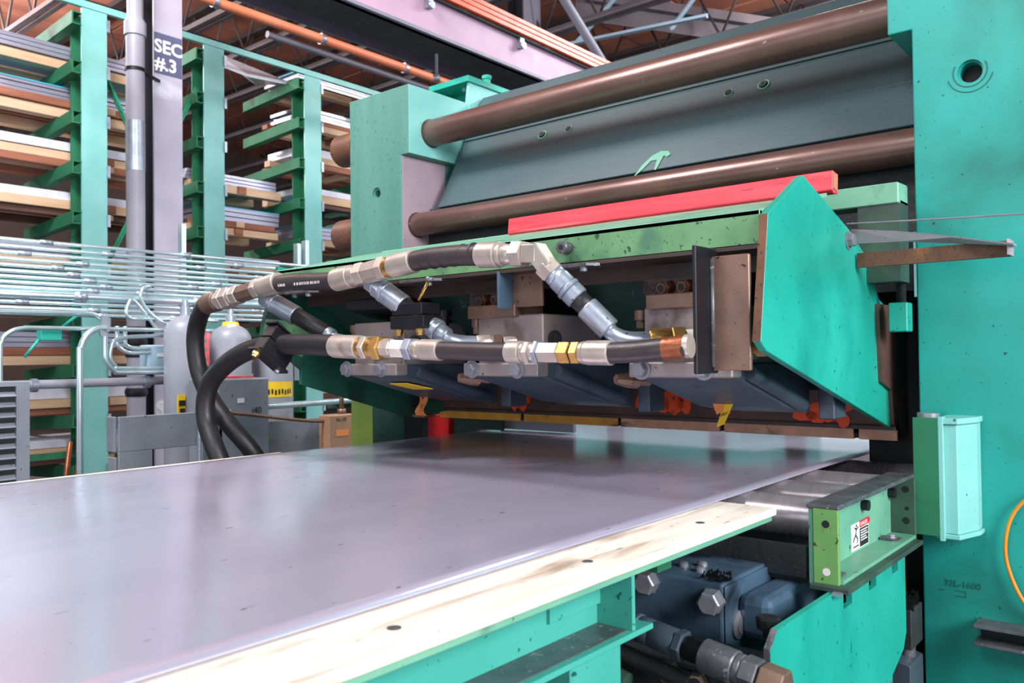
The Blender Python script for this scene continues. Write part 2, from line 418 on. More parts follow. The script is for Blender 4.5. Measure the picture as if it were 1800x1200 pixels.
# steel column beyond the crane beam, sloping braces
c = thing('roof_column', 'pale grey steel column rising beyond the orange conductor bars', 'column', (-6.5, 8.2, 0))
MB().box(-6.5, -6.48, 8.08, 8.42, 0, 6.2).build('flange', 'greybeam', c)
MB().box(-6.74, -6.5, 8.24, 8.26, 0, 6.2).build('web', 'darkbeam', c)
MB().box(-6.76, -6.74, 8.08, 8.42, 0, 6.2).build('flange', 'darkbeam', c)
tag(MB().rod((-5, 6.86, 4.95), (-5, 7.75, 4.36), .05, 14).rod((-5, 6.2, 5.39), (-5, 6.86, 4.95), .05, 14).build('sloping_pipe', 'greybeam'),
    'slanting grey pipe passing in front of the roof trusses above the machine', 'pipe')
for k, (a, b, w, lb) in enumerate((((-7.2, 8.2, 5.15), (-4.4, 8.9, 5.2), .07, 'horizontal light strut between the column and the press top'),
                              ((-6.1, 8.6, 5.2), (-5.2, 8.9, 6.1), .06, 'short slanting blue-grey angle strut, left one of two above the press'),
                              ((-5.1, 9.3, 5.35), (-4.6, 9.5, 6.0), .06, 'short slanting blue-grey angle strut, middle one above the press'),
                              ((-4.2, 10.1, 5.9), (-3.9, 10.2, 6.2), .06, 'short bright strut near the top edge right of the roof duct'))):
    tag(MB().beam(a, b, w, .02).beam((a[0], a[1]+w/2, a[2]+.02), (b[0], b[1]+w/2, b[2]+.02), .012, .06).build('roof_strut', 'lightblue'), lb, 'strut', 'roof struts')
dct = tag(MB().beam((-6.2, 9.0, 5.9), (-2.6, 12.6, 5.3), .5, .12).beam((-6.2, 8.8, 5.8), (-2.6, 12.4, 5.2), .02, .35).build('roof_girder', 'joist'), 'wide lilac grey girder running along under the roof above the press', 'girder')

# ------------------------------------------------------------------ crane runway and overhead pipes
t = thing('crane_runway_beam', 'lilac crane runway beam with dark underside hanging above the press', 'beam', (-4.6, 5, 3.72))
MB().box(-4.51, -4.49, -1, 14, 3.72, 4.00).build('web_plate', 'pinkbeam', t)
MB().box(-4.86, -4.49, -1, 14, 3.70, 3.72).build('bottom_flange', 'darkbeam', t)
MB().box(-4.53, -4.46, -1, 14, 3.70, 3.725).build('edge_angle', 'greybeam', t)
MB().box(-5.21, -5.19, -1, 14, 3.79, 3.90).box(-5.19, -4.80, -1, 14, 3.90, 3.92).build('side_channel', 'greybeam', t)
t = thing('conductor_bar_set', 'three orange conductor bars clipped along the lilac crane beam', 'conductor bar', (-4.45, 5, 4.05))
for k, z in enumerate((4.025, 4.068, 4.111)):
    MB().beam((-4.44, -1, z), (-4.44, 14, z), .04, .040).build('conductor_bar', 'orangebar', t, .004)
MB().box(-4.49, -4.45, -1, 14, 3.985, 3.997).build('green_rail', 'dark_green', t)
for y in (3.3, 4.4, 5.5, 6.6, 7.7):
    MB().box(-4.49, -4.45, y, y+.05, 3.90, 4.0).lathe((-4.46, y+.025, 3.92), (1, 0, 0), [(0, .03), (.03, .03)], 10).build('bar_hanger', 'whitezinc', t)
t = thing('overhead_pipe', 'long orange pipe hung under the roof left of the crane beam', 'pipe', (-6, 5, 4.105))
MB().rod((-6, -1, 4.105), (-6, 14, 4.10), .042, 14).build('pipe', 'orangepipe', t)
for y in (3.55, 4.6, 5.6, 6.5):
    MB().rod((-6, y, 4.14), (-6.0, y, 6.2), .008, 6).build('hanger_rod', 'joist', t)
    MB().lathe((-6, y-.02, 4.105), (0, 1, 0), [(0, .05), (.04, .05)], 14).build('pipe_clamp', 'whitezinc', t)
t = thing('grey_overhead_pipe', 'slim grey pipe hanging just below the long orange pipe', 'pipe', (-6.15, 6, 4.03))
MB().rod((-6.1, 4.1, 4.03), (-6.1, 14, 4.01), .03, 12).build('pipe', 'greybeam', t)
tag(MB().rod((-4.72, 4.75, 3.52), (-4.72, 4.75, 4.4), .012, 8).lathe((-4.72, 4.75, 3.48), (0, 0, 1), [(0, .03), (.05, .03)], 10).build('hanger_rod', 'bolt'),
    'thin steel hanger rod dropping in front of the lilac crane beam', 'rod')

# ------------------------------------------------------------------ cantilever rack with its stock
t = thing('cantilever_rack', 'tall green cantilever storage rack of flanged posts and sloping arms', 'rack', (-7, 4, 0))
LV = [4.0, 3.60, 3.19, 2.78, 2.37, 1.95, 1.54, 1.13, .72, .31]
PY = [1.86, 2.95, 4.03, 5.14, 6.24]
for y in PY:
    p = MB().box(-7.015, -7.0, y, y+.205, 0, 4.17).build('post', 'pale_teal', t)  # light on the flange put into a paler colour than the web
    MB().box(-7.205, -7.015, y+.097, y+.108, 0, 4.15).box(-7.22, -7.205, y, y+.205, 0, 4.15).build('post_web', 'deep_green', p)
    for z in LV:
        a = MB().prism([(-7.0, z+.105), (-7.0, z), (-8.0, z-.05), (-8.0, z+.05)], 'y', y-.075, y-.063).build('arm', 'deep_green', t)
        MB().prism([(-7.0, z+.105), (-7.0, z+.095), (-8.0, z+.042), (-8.0, z+.052)], 'y', y-.063, y).prism([(-7.0, z+.01), (-7.0, z), (-8.0, z-.05), (-8.0, z-.04)], 'y', y-.063, y).build('arm_flange', 'deep_green', a)
        MB().box(-7.0, -6.985, y+.20, y+.225, z+.0, z+.10).build('arm_clip', 'whitezinc', a)
MB().box(-7.03, -6.99, 0, 9, 4.155, 4.22).box(-7.11, -6.99, 0, 9, 4.21, 4.22).build('top_beam', 'pale_teal', t)
for i in range(len(PY)-1):
    y0, y1 = PY[i]+.2, PY[i+1]
    for (za, zb) in ((3.75, 1.95), (1.95, 3.75)) if i == 1 else ():
        MB().beam((-7.12, y0, za), (-7.12, y1, zb), .05, .008).beam((-7.12, y0, za+.02), (-7.12, y1, zb+.02), .008, .04).build('brace', 'rack_green', t)
    for z in (1.9, .5):
        MB().beam((-7.12, y0, z), (-7.12, y1, z), .05, .05).build('brace', 'deep_green', t)

ORD = ['top', 'second', 'third', 'fourth', 'fifth', 'sixth', 'seventh', 'eighth', 'ninth', 'lowest']
RUNS = [(-.9, 3.85, 'beside the leftmost green post'), (3.95, 5.05, 'between the second and third green posts'), (5.2, 8.2, 'right of the third green post')]
KIND = {'silver': ('sheet_pack', 'silver sheet pack', 'sheet metal'), 'wrap': ('wrapped_sheet_pack', 'white wrapped sheet pack', 'sheet metal'), 'pine': ('pine_timber', 'pale pine timber', 'timber'),
        'brownwood': ('brown_timber', 'brown timber', 'timber'), 'darkwood': ('dark_timber', 'dark timber', 'timber')}
rr = random.Random(3)
for li, z in enumerate(LV):
    for ri, (ya, yb, wh) in enumerate(RUNS):
        order = [['pine', 'silver'], ['brownwood', 'pine', 'wrap'], ['pine', 'silver'], ['darkwood', 'pine', 'wrap'], ['pine', 'brownwood', 'silver']][(li*2+ri) % 5]
        if (li == 0 and ri < 2) or (ri == 1 and li < 3): continue
        top = z + .10
        for q, k in enumerate(order):
            nm, lb, ct = KIND[k]
            h = {'silver': .12, 'wrap': .08, 'pine': .075, 'brownwood': .055, 'darkwood': .05}[k] * rr.uniform(.85, 1.15)
            x1 = -7.26 - rr.uniform(0, .06); x0 = -7.95 + rr.uniform(0, .1)
            y0 = ya + rr.uniform(0, .12); y1 = yb - rr.uniform(0, .10)
            if k in ('silver', 'wrap'):
                o = thing(nm, lb + ' on the %s rack level, ' % ORD[li] + wh, ct, ((x0+x1)/2, (y0+y1)/2, top), 'stock on the green rack')
                n = 3 if k == 'silver' else 1
                for s in range(n):
                    MB().box(x0+rr.uniform(0, .02), x1-rr.uniform(0, .015), y0+rr.uniform(0, .06), y1, top+s*h/n, top+(s+1)*h/n-.004).build('sheet_layer', k, o, .003)
                if k == 'silver' and li % 2 == 0:
                    MB().box(x0, x1+.004, y0-.004, y1, top+h-.010, top+h-.002).build('film_edge', 'blueedge', o)
            else:
                o = thing(nm, lb + ' on the %s rack level, ' % ORD[li] + wh, ct, ((x0+x1)/2, (y0+y1)/2, top), 'stock on the green rack')
                MB().box(x1-.10, x1, y0, y1, top, top+h).build('board', k, o, .004)
                MB().box(x0, x0+.10, y0, y1, top, top+h).build('board', k, o, .004)
                m = max(1, int((y1-y0)/1.1))
                for s in range(m):
                    yy = y0 + (s+.5)*(y1-y0)/m
                    MB().box(x0, x1+.02, yy, yy+.09, top+h*.1, top+h).build('cross_bearer', 'brownwood' if k == 'pine' else 'pine', o, .003)
            top += h + .004
# loose film bundles and rods among the stock
for nm, lb, m, pts in (('film_roll', 'crumpled white film hanging over the top arm between the posts', 'wrap', [(-7.5, 4.25, 4.16), (-7.45, 4.55, 4.26), (-7.4, 4.85, 4.22), (-7.35, 5.15, 4.16)]),):
    b = MB()
    vs = [(-7.85, 4.36, 4.34), (-7.20, 4.30, 4.10), (-7.22, 4.62, 4.08), (-7.85, 4.62, 4.46), (-7.2, 5.1, 4.11), (-7.8, 5.1, 4.24)]
    vs2 = [(x, y, z-.03) for x, y, z in vs]
    b.add(vs+vs2, [(0, 1, 2, 3), (3, 2, 4, 5), (9, 8, 7, 6), (11, 10, 8, 9), (0, 6, 7, 1), (1, 7, 8, 2), (2, 8, 10, 4), (4, 10, 11, 5), (5, 11, 9, 3), (3, 9, 6, 0)])
    tag(b.build(nm, m), lb, 'film')
for k, (x, y, lb) in enumerate(((-5.0, 1.95, 'left one of two leaning copper rods beside the louvred cabinet'), (-5.0, 1.99, 'right one of two leaning copper rods beside the louvred cabinet'))):
    tag(MB().rod((x, y, 0.0), (x+.05, y+.07+.02*k, .80-.03*k), .014, 10).build('copper_rod', 'copperwrap'), lb, 'rod', 'leaning copper rods')

# ------------------------------------------------------------------ lettered building column with its downpipe
t = thing('building_column', 'lavender grey steel column with white stencilled letters beside the downpipe', 'column', (-6, 3.16, 0))
MB().box(-6.02, -6.0, 3.05, 3.275, 0, 6.2).build('front_flange', 'column', t)
MB().box(-6.22, -6.02, 3.155, 3.17, 0, 6.2).build('web', 'darkbeam', t)
MB().box(-6.24, -6.22, 3.05, 3.275, 0, 6.2).build('rear_flange', 'darkbeam', t)
nv = MB().box(-6.0, -5.999, 3.052, 3.272, 3.41, 3.72).build('painted_panel', 'navyprint', t)
text(t, 'SEC', (-5.998, 3.052, 3.575), (0, 1, 0), (0, 0, 1), .135, 'white', weight=.004)
text(t, '#.3', (-5.998, 3.056, 3.445), (0, 1, 0), (0, 0, 1), .135, 'white', weight=.004)
text(t, 'SEC', (-5.998, 3.055, .84), (0, 1, 0), (0, 0, 1), .16, 'white', weight=.004)
t = thing('downpipe', 'grey downpipe with collars strapped to the lettered column', 'pipe', (-5.9, 2.9, 0))
MB().rod((-5.9, 2.86, 0), (-5.9, 2.86, 3.72), .064, 18).build('lower_pipe', 'pipegrey', t)
MB().rod((-5.9, 2.86, 3.72), (-5.9, 2.86, 6.2), .055, 18).build('upper_pipe', 'pipegrey', t)
MB().lathe((-5.9, 2.86, 3.60), (0, 0, 1), [(0, .075), (.10, .075)], 20).build('collar', 'pipegrey', t)
for z in (1.0, 1.28, 1.36, 1.44): MB().lathe((-5.9, 2.86, z), (0, 0, 1), [(0, .07), (.03, .078), (.06, .07)], 20).build('collar', 'blackmetal', t)
MB().lathe((-5.9, 2.86, 3.34), (0, 0, 1), [(0, .07), (.025, .07)], 18).beam((-5.9, 2.92, 3.352), (-6.0, 3.09, 3.352), .02, .02).build('strap', 'blackmetal', t)
MB().lathe((-5.9, 2.86, 2.62), (0, 0, 1), [(0, .066), (.36, .066)], 18).build('repair_sleeve', 'whitezinc', t)

# ------------------------------------------------------------------ bank of galvanised conduits
NUM = ['topmost', 'second', 'third', 'fourth', 'fifth', 'sixth', 'seventh', 'eighth', 'ninth', 'tenth', 'eleventh', 'twelfth', 'thirteenth', 'fourteenth']
zs = [1.925, 1.888, 1.853, 1.818, 1.785, 1.752, 1.722, 1.692, 1.664, 1.628, 1.585, 1.552, 1.522]
rc = random.Random(5)
for k, z in enumerate(zs):
    big = k == 9
    r = .024 if big else rc.choice((.012, .013, .011))
    lb = 'thick galvanised conduit, widest of the horizontal bank' if big else '%s galvanised conduit from the top of the horizontal bank' % NUM[k]
    t = thing('wall_conduit', lb, 'conduit', (-5, 3, z), 'horizontal conduit bank')
    MB().rod((-5, -1.5, z), (-5, 7.5, z+.0), r, 10).build('pipe', 'conduit', t)
    for y in (1.75+rc.uniform(0, .5), 2.35+rc.uniform(0, 1.0)):
        MB().lathe((-5, y, z), (0, 1, 0), [(0, r*1.3), (.07, r*1.3)], 10).build('coupling', 'whitezinc', t)
for y, z0, z1, lb in ((2.735, 1.2, 2.13, 'slotted vertical strut channel holding the conduits by the lettered column'), (3.62, 1.1, 2.09, 'left slotted upright in front of the third rack post'), (3.69, 1.1, 2.12, 'right slotted upright in front of the third rack post')):
    tag(MB().box(-5.075, -5.03, y, y+.03, z0, z1).box(-5.03, -5.026, y, y+.006, z0, z1).box(-5.03, -5.026, y+.024, y+.03, z0, z1).build('strut_channel', 'conduit'), lb, 'strut', 'strut channels')
def bent(pts, r, lb, m='conduit'):
    t = thing('bent_conduit', lb, 'conduit', pts[0], 'bent conduits')
    MB().tube(pts, r, 12, 5).build('pipe', m, t)
    return t
bent([(-4.6, 1.545, .0), (-4.6, 1.545, 1.20), (-4.6, 1.55, 1.35), (-4.6, 1.585, 1.40), (-4.6, 1.65, 1.424), (-4.6, 1.8, 1.427), (-4.6, 2.9, 1.43)], .012, 'bent conduit rising at the left edge then running right behind the vessels')
t = bent([(-4.55, 1.905, .0), (-4.55, 1.905, 1.20), (-4.55, 1.91, 1.32), (-4.55, 1.94, 1.39), (-4.55, 1.99, 1.424), (-4.55, 2.04, 1.43)], .017, 'thick bent conduit standing in front of the first green post')
MB().box(-4.57, -4.55, 2.02, 2.06, 1.41, 1.50).lathe((-4.55, 2.02, 1.40), (1, 0, 0), [(0, .016), (.015, .016)], 10).build('clip', 'whitezinc', t)
bent([(-4.62, .9, 1.50), (-4.62, 1.73, 1.507), (-4.62, 1.97, 1.513), (-4.62, 2.04, 1.49), (-4.62, 2.065, 1.44), (-4.62, 2.068, 1.32), (-4.62, 2.075, 1.25), (-4.62, 2.12, 1.20), (-4.62, 2.2, 1.188), (-4.62, 2.9, 1.185)], .013, 'S bent conduit dropping right of the first green post')
bent([(-4.63, 2.5, 1.40), (-4.63, 2.24, 1.39), (-4.63, 2.13, 1.37), (-4.63, 2.105, 1.33), (-4.63, 2.10, 1.27), (-4.63, 2.13, 1.225), (-4.63, 2.2, 1.212), (-4.63, 2.9, 1.21)], .011, 'U bent conduit nested inside the S bent one')
bent([(-4.7, 2.36, 1.30), (-4.7, 2.24, 1.30), (-4.7, 2.18, 1.33), (-4.7, 2.17, 1.37), (-4.7, 2.17, 1.45)], .012, 'short elbow conduit into the grey electrical box, lower one')
bent([(-4.7, 2.36, 1.325), (-4.7, 2.27, 1.325), (-4.7, 2.22, 1.345), (-4.7, 2.215, 1.40), (-4.7, 2.215, 1.45)], .012, 'short elbow conduit into the grey electrical box, upper one')
bent([(-4.99, 2.92, 1.522), (-4.85, 2.88, 1.503), (-4.8, 2.75, 1.50), (-4.8, 2.40, 1.50), (-4.8, 2.30, 1.50), (-4.8, 2.27, 1.53), (-4.8, 2.28, 1.58), (-4.8, 2.32, 1.60), (-4.8, 2.46, 1.43)], .010, 'curled thin conduit above the grey electrical box')
bent([(-4.75, 2.55, 1.47), (-4.75, 2.46, 1.48), (-4.75, 2.37, 1.55), (-4.75, 2.33, 1.63), (-4.75, 2.35, 1.68), (-4.78, 2.40, 1.69), (-4.985, 2.46, 1.692)], .010, 'thin conduit slanting up over the conduit bank')
t = thing('horizontal_service_pipe', 'grey service pipe running low across the rack behind the vessels', 'pipe', (-4.75, 2, 1.13))
MB().rod((-4.75, -1, 1.128), (-4.75, 3.2, 1.137), .024, 12).build('pipe', 'pipegrey', t)
for y in (1.74, 2.35): MB().lathe((-4.75, y, 1.13), (0, 1, 0), [(0, .036), (.03, .036)], 12).build('union', 'whitezinc', t)
t = thing('electrical_box', 'small pale grey electrical box with white plate left of the vessels', 'electrical box', (-4.72, 2.42, 1.27))
MB().box(-4.80, -4.70, 2.345, 2.51, 1.205, 1.345).build('body', 'lightblue', t, .006)
MB().box(-4.70, -4.695, 2.35, 2.505, 1.21, 1.34).build('cover', 'lightblue', t, .002)
MB().box(-4.695, -4.693, 2.40, 2.46, 1.275, 1.295).build('name_plate', 'white', t)
MB().box(-4.80, -4.70, 2.345, 2.51, 1.205, 1.345)
t = thing('junction_box', 'flat teal junction box on a diagonal conduit left of the first green post', 'electrical box', (-4.7, 1.81, 1.40))
MB().box(-4.74, -4.68, 1.765, 1.87, 1.365, 1.425).build('body', 'teal', t, .004)
MB().tube([(-4.72, 1.87, 1.425), (-4.625, 1.93, 1.505)], .008, 8, 1).build('conduit_stub', 'teal', t)
MB().tube([(-4.72, 1.77, 1.37), (-4.72, 1.70, 1.28)], .008, 8, 1).build('conduit_stub', 'teal', t)

# ------------------------------------------------------------------ grey pressure vessels behind the table
def vessel(y, x, r, ztop, lb, collar):
    t = thing('pressure_vessel', lb, 'pressure vessel', (x, y, 0), 'grey pressure vessels')
    prof = [(0, r*.9), (.03, r)] + [(ztop-.10, r)] + [(ztop-.10+.10*math.sin(a), r*math.cos(a)) for a in (.3, .6, .85, 1.1, 1.3)] + [(ztop+.02, r*.22)]
    MB().lathe((x, y, 0), (0, 0, 1), prof, 28).build('body', 'cylgrey', t)
    MB().lathe((x, y, ztop+.0), (0, 0, 1), [(0, .03), (.05, .03), (.055, .018), (.09, .018)], 14).build('valve', 'whitezinc', t)
    if collar:
        MB().lathe((x, y, ztop-.012), (0, 0, 1), [(0, .052), (.025, .045)], 20).build('yellow_collar', 'yellow', t)
        MB().box(x+.045, x+.06, y-.05, y, ztop-.05, ztop).build('tag', 'nylon', t)
    return t
t = vessel(2.467, -4.50, .116, 1.509, 'tall grey pressure vessel with yellow label left of the big hose', False)
MB().box(-4.405, -4.394, 2.365, 2.41, .93, 1.06).build('yellow_label', 'yellow', t)
MB().box(-4.394, -4.391, 2.375, 2.405, .955, .985).box(-4.394, -4.391, 2.37, 2.407, 1.0, 1.03).build('label_print', 'black', t)
rl = MB()
for k in range(4): rl.box(-4.50+.088, -4.50+.1165, 2.53-.012+k*.001, 2.535, 1.22+k*.05, 1.25+k*.05)
rl.build('red_marking', 'redlabel', t)
t = vessel(2.757, -4.50, .121, 1.467, 'middle grey pressure vessel with yellow collar seen through the hose loop', True)
t = vessel(3.052, -4.50, .122, 1.405, 'right grey pressure vessel with wide yellow label behind the hose clamp', False)
b = MB()
for i in range(10):
    a0, a1 = R(-62+i*9.5), R(-62+(i+1)*9.5)
    P = lambda a, z, r: (-4.50+math.cos(a)*r, 3.052+math.sin(a)*r, z)
    b.add([P(a0, 1.02, .1235), P(a1, 1.02, .1235), P(a1, 1.115, .1235), P(a0, 1.115, .1235)], [(0, 1, 2, 3)])
b.build('yellow_label', 'yellow', t)
b = MB()
for i in range(9):
    a0, a1 = R(-58+i*9.5), R(-53+i*9.5)
    P = lambda a, z, r: (-4.50+math.cos(a)*r, 3.052+math.sin(a)*r, z)
    z0 = 1.035 + .003*(i % 3); z1 = z0+.03
    b.add([P(a0, z0, .125), P(a1, z0, .125), P(a1, z1, .125), P(a0, z1, .125)], [(0, 1, 2, 3)])
b.build('label_print', 'black', t)
t = thing('red_gas_bottle', 'red cylinder mostly hidden behind the tall grey vessel', 'gas cylinder', (-4.85, 2.77, 0))
MB().lathe((-4.85, 2.77, 0), (0, 0, 1), [(0, .07), (1.37, .07), (1.42, .05), (1.44, .02)], 20).build('body', 'redlabel', t)

# ------------------------------------------------------------------ grey steel bench, cabinet and boxes behind the table
t = thing('steel_bench_frame', 'grey steel bench frame of wide flat plates left of the big hoses', 'frame', (-4, 2.05, 0))
MB().box(-4.02, -4.0, 1.855, 2.40, .815, .985).build('front_plate', 'greypaint', t, .003)
MB().box(-4.02, -4.0, 1.855, 2.02, .0, .815).build('leg', 'greypaint', t, .003)
MB().box(-4.10, -4.02, 1.84, 1.855, .815, .985).build('side_plate', 'greypaint', t, .003)
MB().box(-4.10, -4.02, 1.845, 1.855, .0, .79).build('side_plate', 'greypaint', t, .003)
MB().box(-4.02, -4.0, 2.28, 2.40, 0, .815).build('leg', 'greypaint', t, .003)
MB().tube([(-3.97, 2.255, 0), (-3.97, 2.255, .85), (-3.97, 2.27, .93)], .015, 10, 4).build('handle_bar', 'whitezinc', t)
t = thing('grey_control_box', 'large grey steel box with stained front and small sticker behind the big hoses', 'control box', (-4, 2.53, 0))
MB().box(-4.30, -4.0, 2.375, 2.685, .30, 1.152).build('body', 'greypaint', t, .008, 2)
MB().box(-4.0, -3.998, 2.49, 2.53, 1.02, 1.045).build('sticker', 'white', t)
MB().box(-4.3, -4.02, 2.36, 2.40, 0, .3).box(-4.3, -4.02, 2.65, 2.69, 0, .3).build('leg', 'greypaint', t)
MB().box(-4.32, -4.02, 2.43, 2.60, 1.152, 1.165).build('red_cover', 'redlabel', t)
text(t, 'j40', (-3.998, 2.575, .96), (0, 1, 0), (0, 0, 1), .05, 'black', name='handwriting')
t = thing('brown_service_pipe', 'thin bent brown pipe running from the grey box to the tan box', 'pipe', (-3.98, 2.7, .95))
MB().tube([(-3.985, 2.41, .975), (-3.98, 2.55, .955), (-3.97, 2.8, .915), (-3.96, 2.95, .895), (-3.95, 3.10, .885)], .010, 10, 5).build('pipe', 'brownsteel', t)
MB().lathe((-3.985, 2.40, .977), (0, 1, -.12), [(0, .02), (.03, .02)], 8).build('union', 'zinc', t)
t = thing('galvanised_rail', 'bright galvanised pipe rail right of the grey box', 'rail', (-4.2, 3, .98))
MB().rod((-4.1, 2.70, .985), (-4.1, 3.6, .995), .018, 12).build('pipe', 'conduit', t)
MB().box(-4.1, -4.06, 2.70, 3.5, .70, .90).build('back_plate', 'greypaint', t)
MB().box(-4.1, -4.06, 3.35, 3.5, 0, .98).build('leg', 'greypaint', t)
t = thing('tan_switch_box', 'tan steel switch box with orange plate beside the press foot', 'electrical box', (-3.9, 3.1, .85))
MB().box(-4.0, -3.9, 3.02, 3.20, .0, .925).build('body', 'tan', t, .006)
MB().rod((-3.95, 3.15, .925), (-3.95, 3.15, 1.12), .014, 10).lathe((-3.95, 3.15, .925), (0, 0, 1), [(0, .025), (.03, .025)], 8).build('pipe_stub', 'brownsteel', t)
MB().box(-3.9, -3.897, 3.07, 3.16, .80, .835).build('orange_plate', 'orangetag', t)
text(t, 'H-10', (-3.897, 3.07, .885), (0, 1, 0), (0, 0, 1), .035, 'black', name='handwriting')
t = thing('louvred_cabinet', 'grey cabinet with a louvred door at the left edge behind the table', 'cabinet', (-3.9, 1.3, 0))
MB().box(-4.3, -3.915, .95, 1.425, 0, 1.168).build('body', 'greypaint', t, .004)
MB().box(-3.915, -3.90, 1.372, 1.425, 0, 1.168).box(-3.915, -3.90, .95, 1.372, 1.15, 1.168).build('door_frame', 'greypaint', t)
for k in range(16):
    z = 1.13 - k*.044
    MB().add([(-3.915, .96, z), (-3.915, 1.37, z), (-3.893, 1.37, z-.022), (-3.893, .96, z-.022), (-3.915, .96, z-.030), (-3.915, 1.37, z-.030)],
             [(0, 1, 2, 3), (3, 2, 5, 4), (0, 3, 4), (1, 5, 2), (0, 4, 5, 1)]).build('louvre', 'greypaint', t)
MB().box(-3.916, -3.912, .96, 1.372, .40, 1.15).build('louvre_backing', 'recess', t)

# ------------------------------------------------------------------ press housings
hr = thing('press_housing', 'huge teal press housing plate with round hole at the right', 'press housing', (0, 3.2, 0))
b = MB().prism([(-.676, 0), (1.6, 0), (1.6, 4.4), (-.746, 4.4), (-.746, 2.243), (-.676, 2.243)], 'y', 2.75, 3.75)
body = b.build('housing_body', 'teal_housing', hr, .004, 2)
cut(body, MB().lathe((-.518, 2.70, 2.078), (0, 1, 0), [(0, .035), (.062, .035), (.062, .030), (.22, .030)], 28, False))
MB().lathe((-.518, 2.80, 2.078), (0, 1, 0), [(0, .0295), (.02, .0295)], 24).build('hole_plug', 'recess', hr)
b = MB()
for r0 in (.044, .060):
    n = 26
    vs, fs = [], []
    for k in range(n+1):
        a = R(195 + k*150/n) if r0 > .05 else R(150 + k*240/n)
        for rr_ in (r0, r0+.0022):
            for yy in (2.7485, 2.751):
                vs.append((-.518+math.cos(a)*rr_, yy, 2.078+math.sin(a)*rr_))
    for k in range(n):
        i = k*4
        fs += [(i, i+4, i+6, i+2), (i, i+1, i+5, i+4), (i+2, i+6, i+7, i+3)]
    b.add(vs, fs)
b.build('machined_ring', 'faintink', hr)
text(hr, '32L-1600', (-.617, 2.7485, .553), (1, 0, 0), (0, 0, 1), .026, 'faintink', name='stamped_number')
MB().box(-.632, -.616, 2.749, 2.75, .536, .539).box(-.588, -.560, 2.749, 2.75, .540, .5425).box(-.588, -.560, 2.749, 2.75, .524, .5265).box(-.5605, -.558, 2.749, 2.75, .524, .5425).build('stamped_mark', 'faintink', hr)
lab(MB().box(-.684, -.676, 2.752, 2.78, 1.42, 1.62).build('guide_liner', 'pale_teal', hr), 'pale strip on the inner edge')

hl = thing('press_housing', 'grey green speckled press housing with notched inner face behind the hoses', 'press housing', (-3.1, 3, 0))
b = MB().prism([(-3.365, 0), (-3.20, 0), (-3.20, 1.10), (-2.98, 1.10), (-2.98, 2.237), (-2.924, 2.237), (-2.924, 2.573), (-3.365, 2.573)], 'y', 2.75, 3.22)
body = b.build('housing_body', 'grey_teal', hl, .004, 2)
cut(body, MB().lathe((-3.161, 2.70, 2.073), (0, 1, 0), [(0, .030), (.058, .030), (.058, .020), (.17, .020)], 24, False))
MB().lathe((-3.161, 2.81, 2.073), (0, 1, 0), [(0, .0195), (.02, .0195)], 24).build('hole_plug', 'recess', hl)
lab(MB().box(-2.982, -2.977, 2.756, 3.05, 1.55, 2.235).build('inner_liner', 'bare', hl), 'bare pinkish steel inner face')
lab(MB().box(-2.9265, -2.922, 2.752, 3.218, 2.239, 2.571).build('inner_face', 'pale_teal', hl), 'bright speckled teal inner face')  # side light on this face put into a paler teal skin
lab(MB().box(-3.364, -3.20, 2.745, 2.75, .0, 1.05).build('foot_plate', 'olive', hl), 'yellow green lower foot plate')
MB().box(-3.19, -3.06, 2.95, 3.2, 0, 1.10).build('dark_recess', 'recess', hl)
for z in (2.36, 1.905):
    MB().lathe((-3.365, 2.84, z), (-1, 0, 0), [(0, .05), (.01, .085), (.17, .085), (.19, .07)], 20).build('tie_rod_nut', 'rust', hl)

t = thing('top_bracket', 'small teal welded bracket on top of the far press housing', 'bracket', (-3.0, 3.3, 2.58))
MB().box(-3.19, -2.90, 3.15, 3.50, 2.68, 2.712).build('top_plate', 'teal', t, .002)
MB().prism([(-2.93, 2.68), (-2.915, 2.68), (-2.915, 2.50), (-2.955, 2.50)], 'y', 3.17, 3.42).build('side_web', 'pale_teal', t, .002)
MB().box(-3.16, -3.145, 3.17, 3.42, 2.573, 2.68).build('side_web', 'teal', t, .002)
MB().box(-3.145, -2.93, 3.30, 3.315, 2.573, 2.68).build('rear_web', 'teal', t)
MB().lathe((-2.94, 3.34, 2.712), (0, 0, 1), [(0, .02), (.03, .02), (.032, .026), (.05, .026)], 10).build('bolt', 'teal', t)
MB().lathe((-2.99, 3.22, 2.66), (0, 0, 1), [(0, .015), (.02, .015)], 8).build('bolt', 'pale_teal', t)

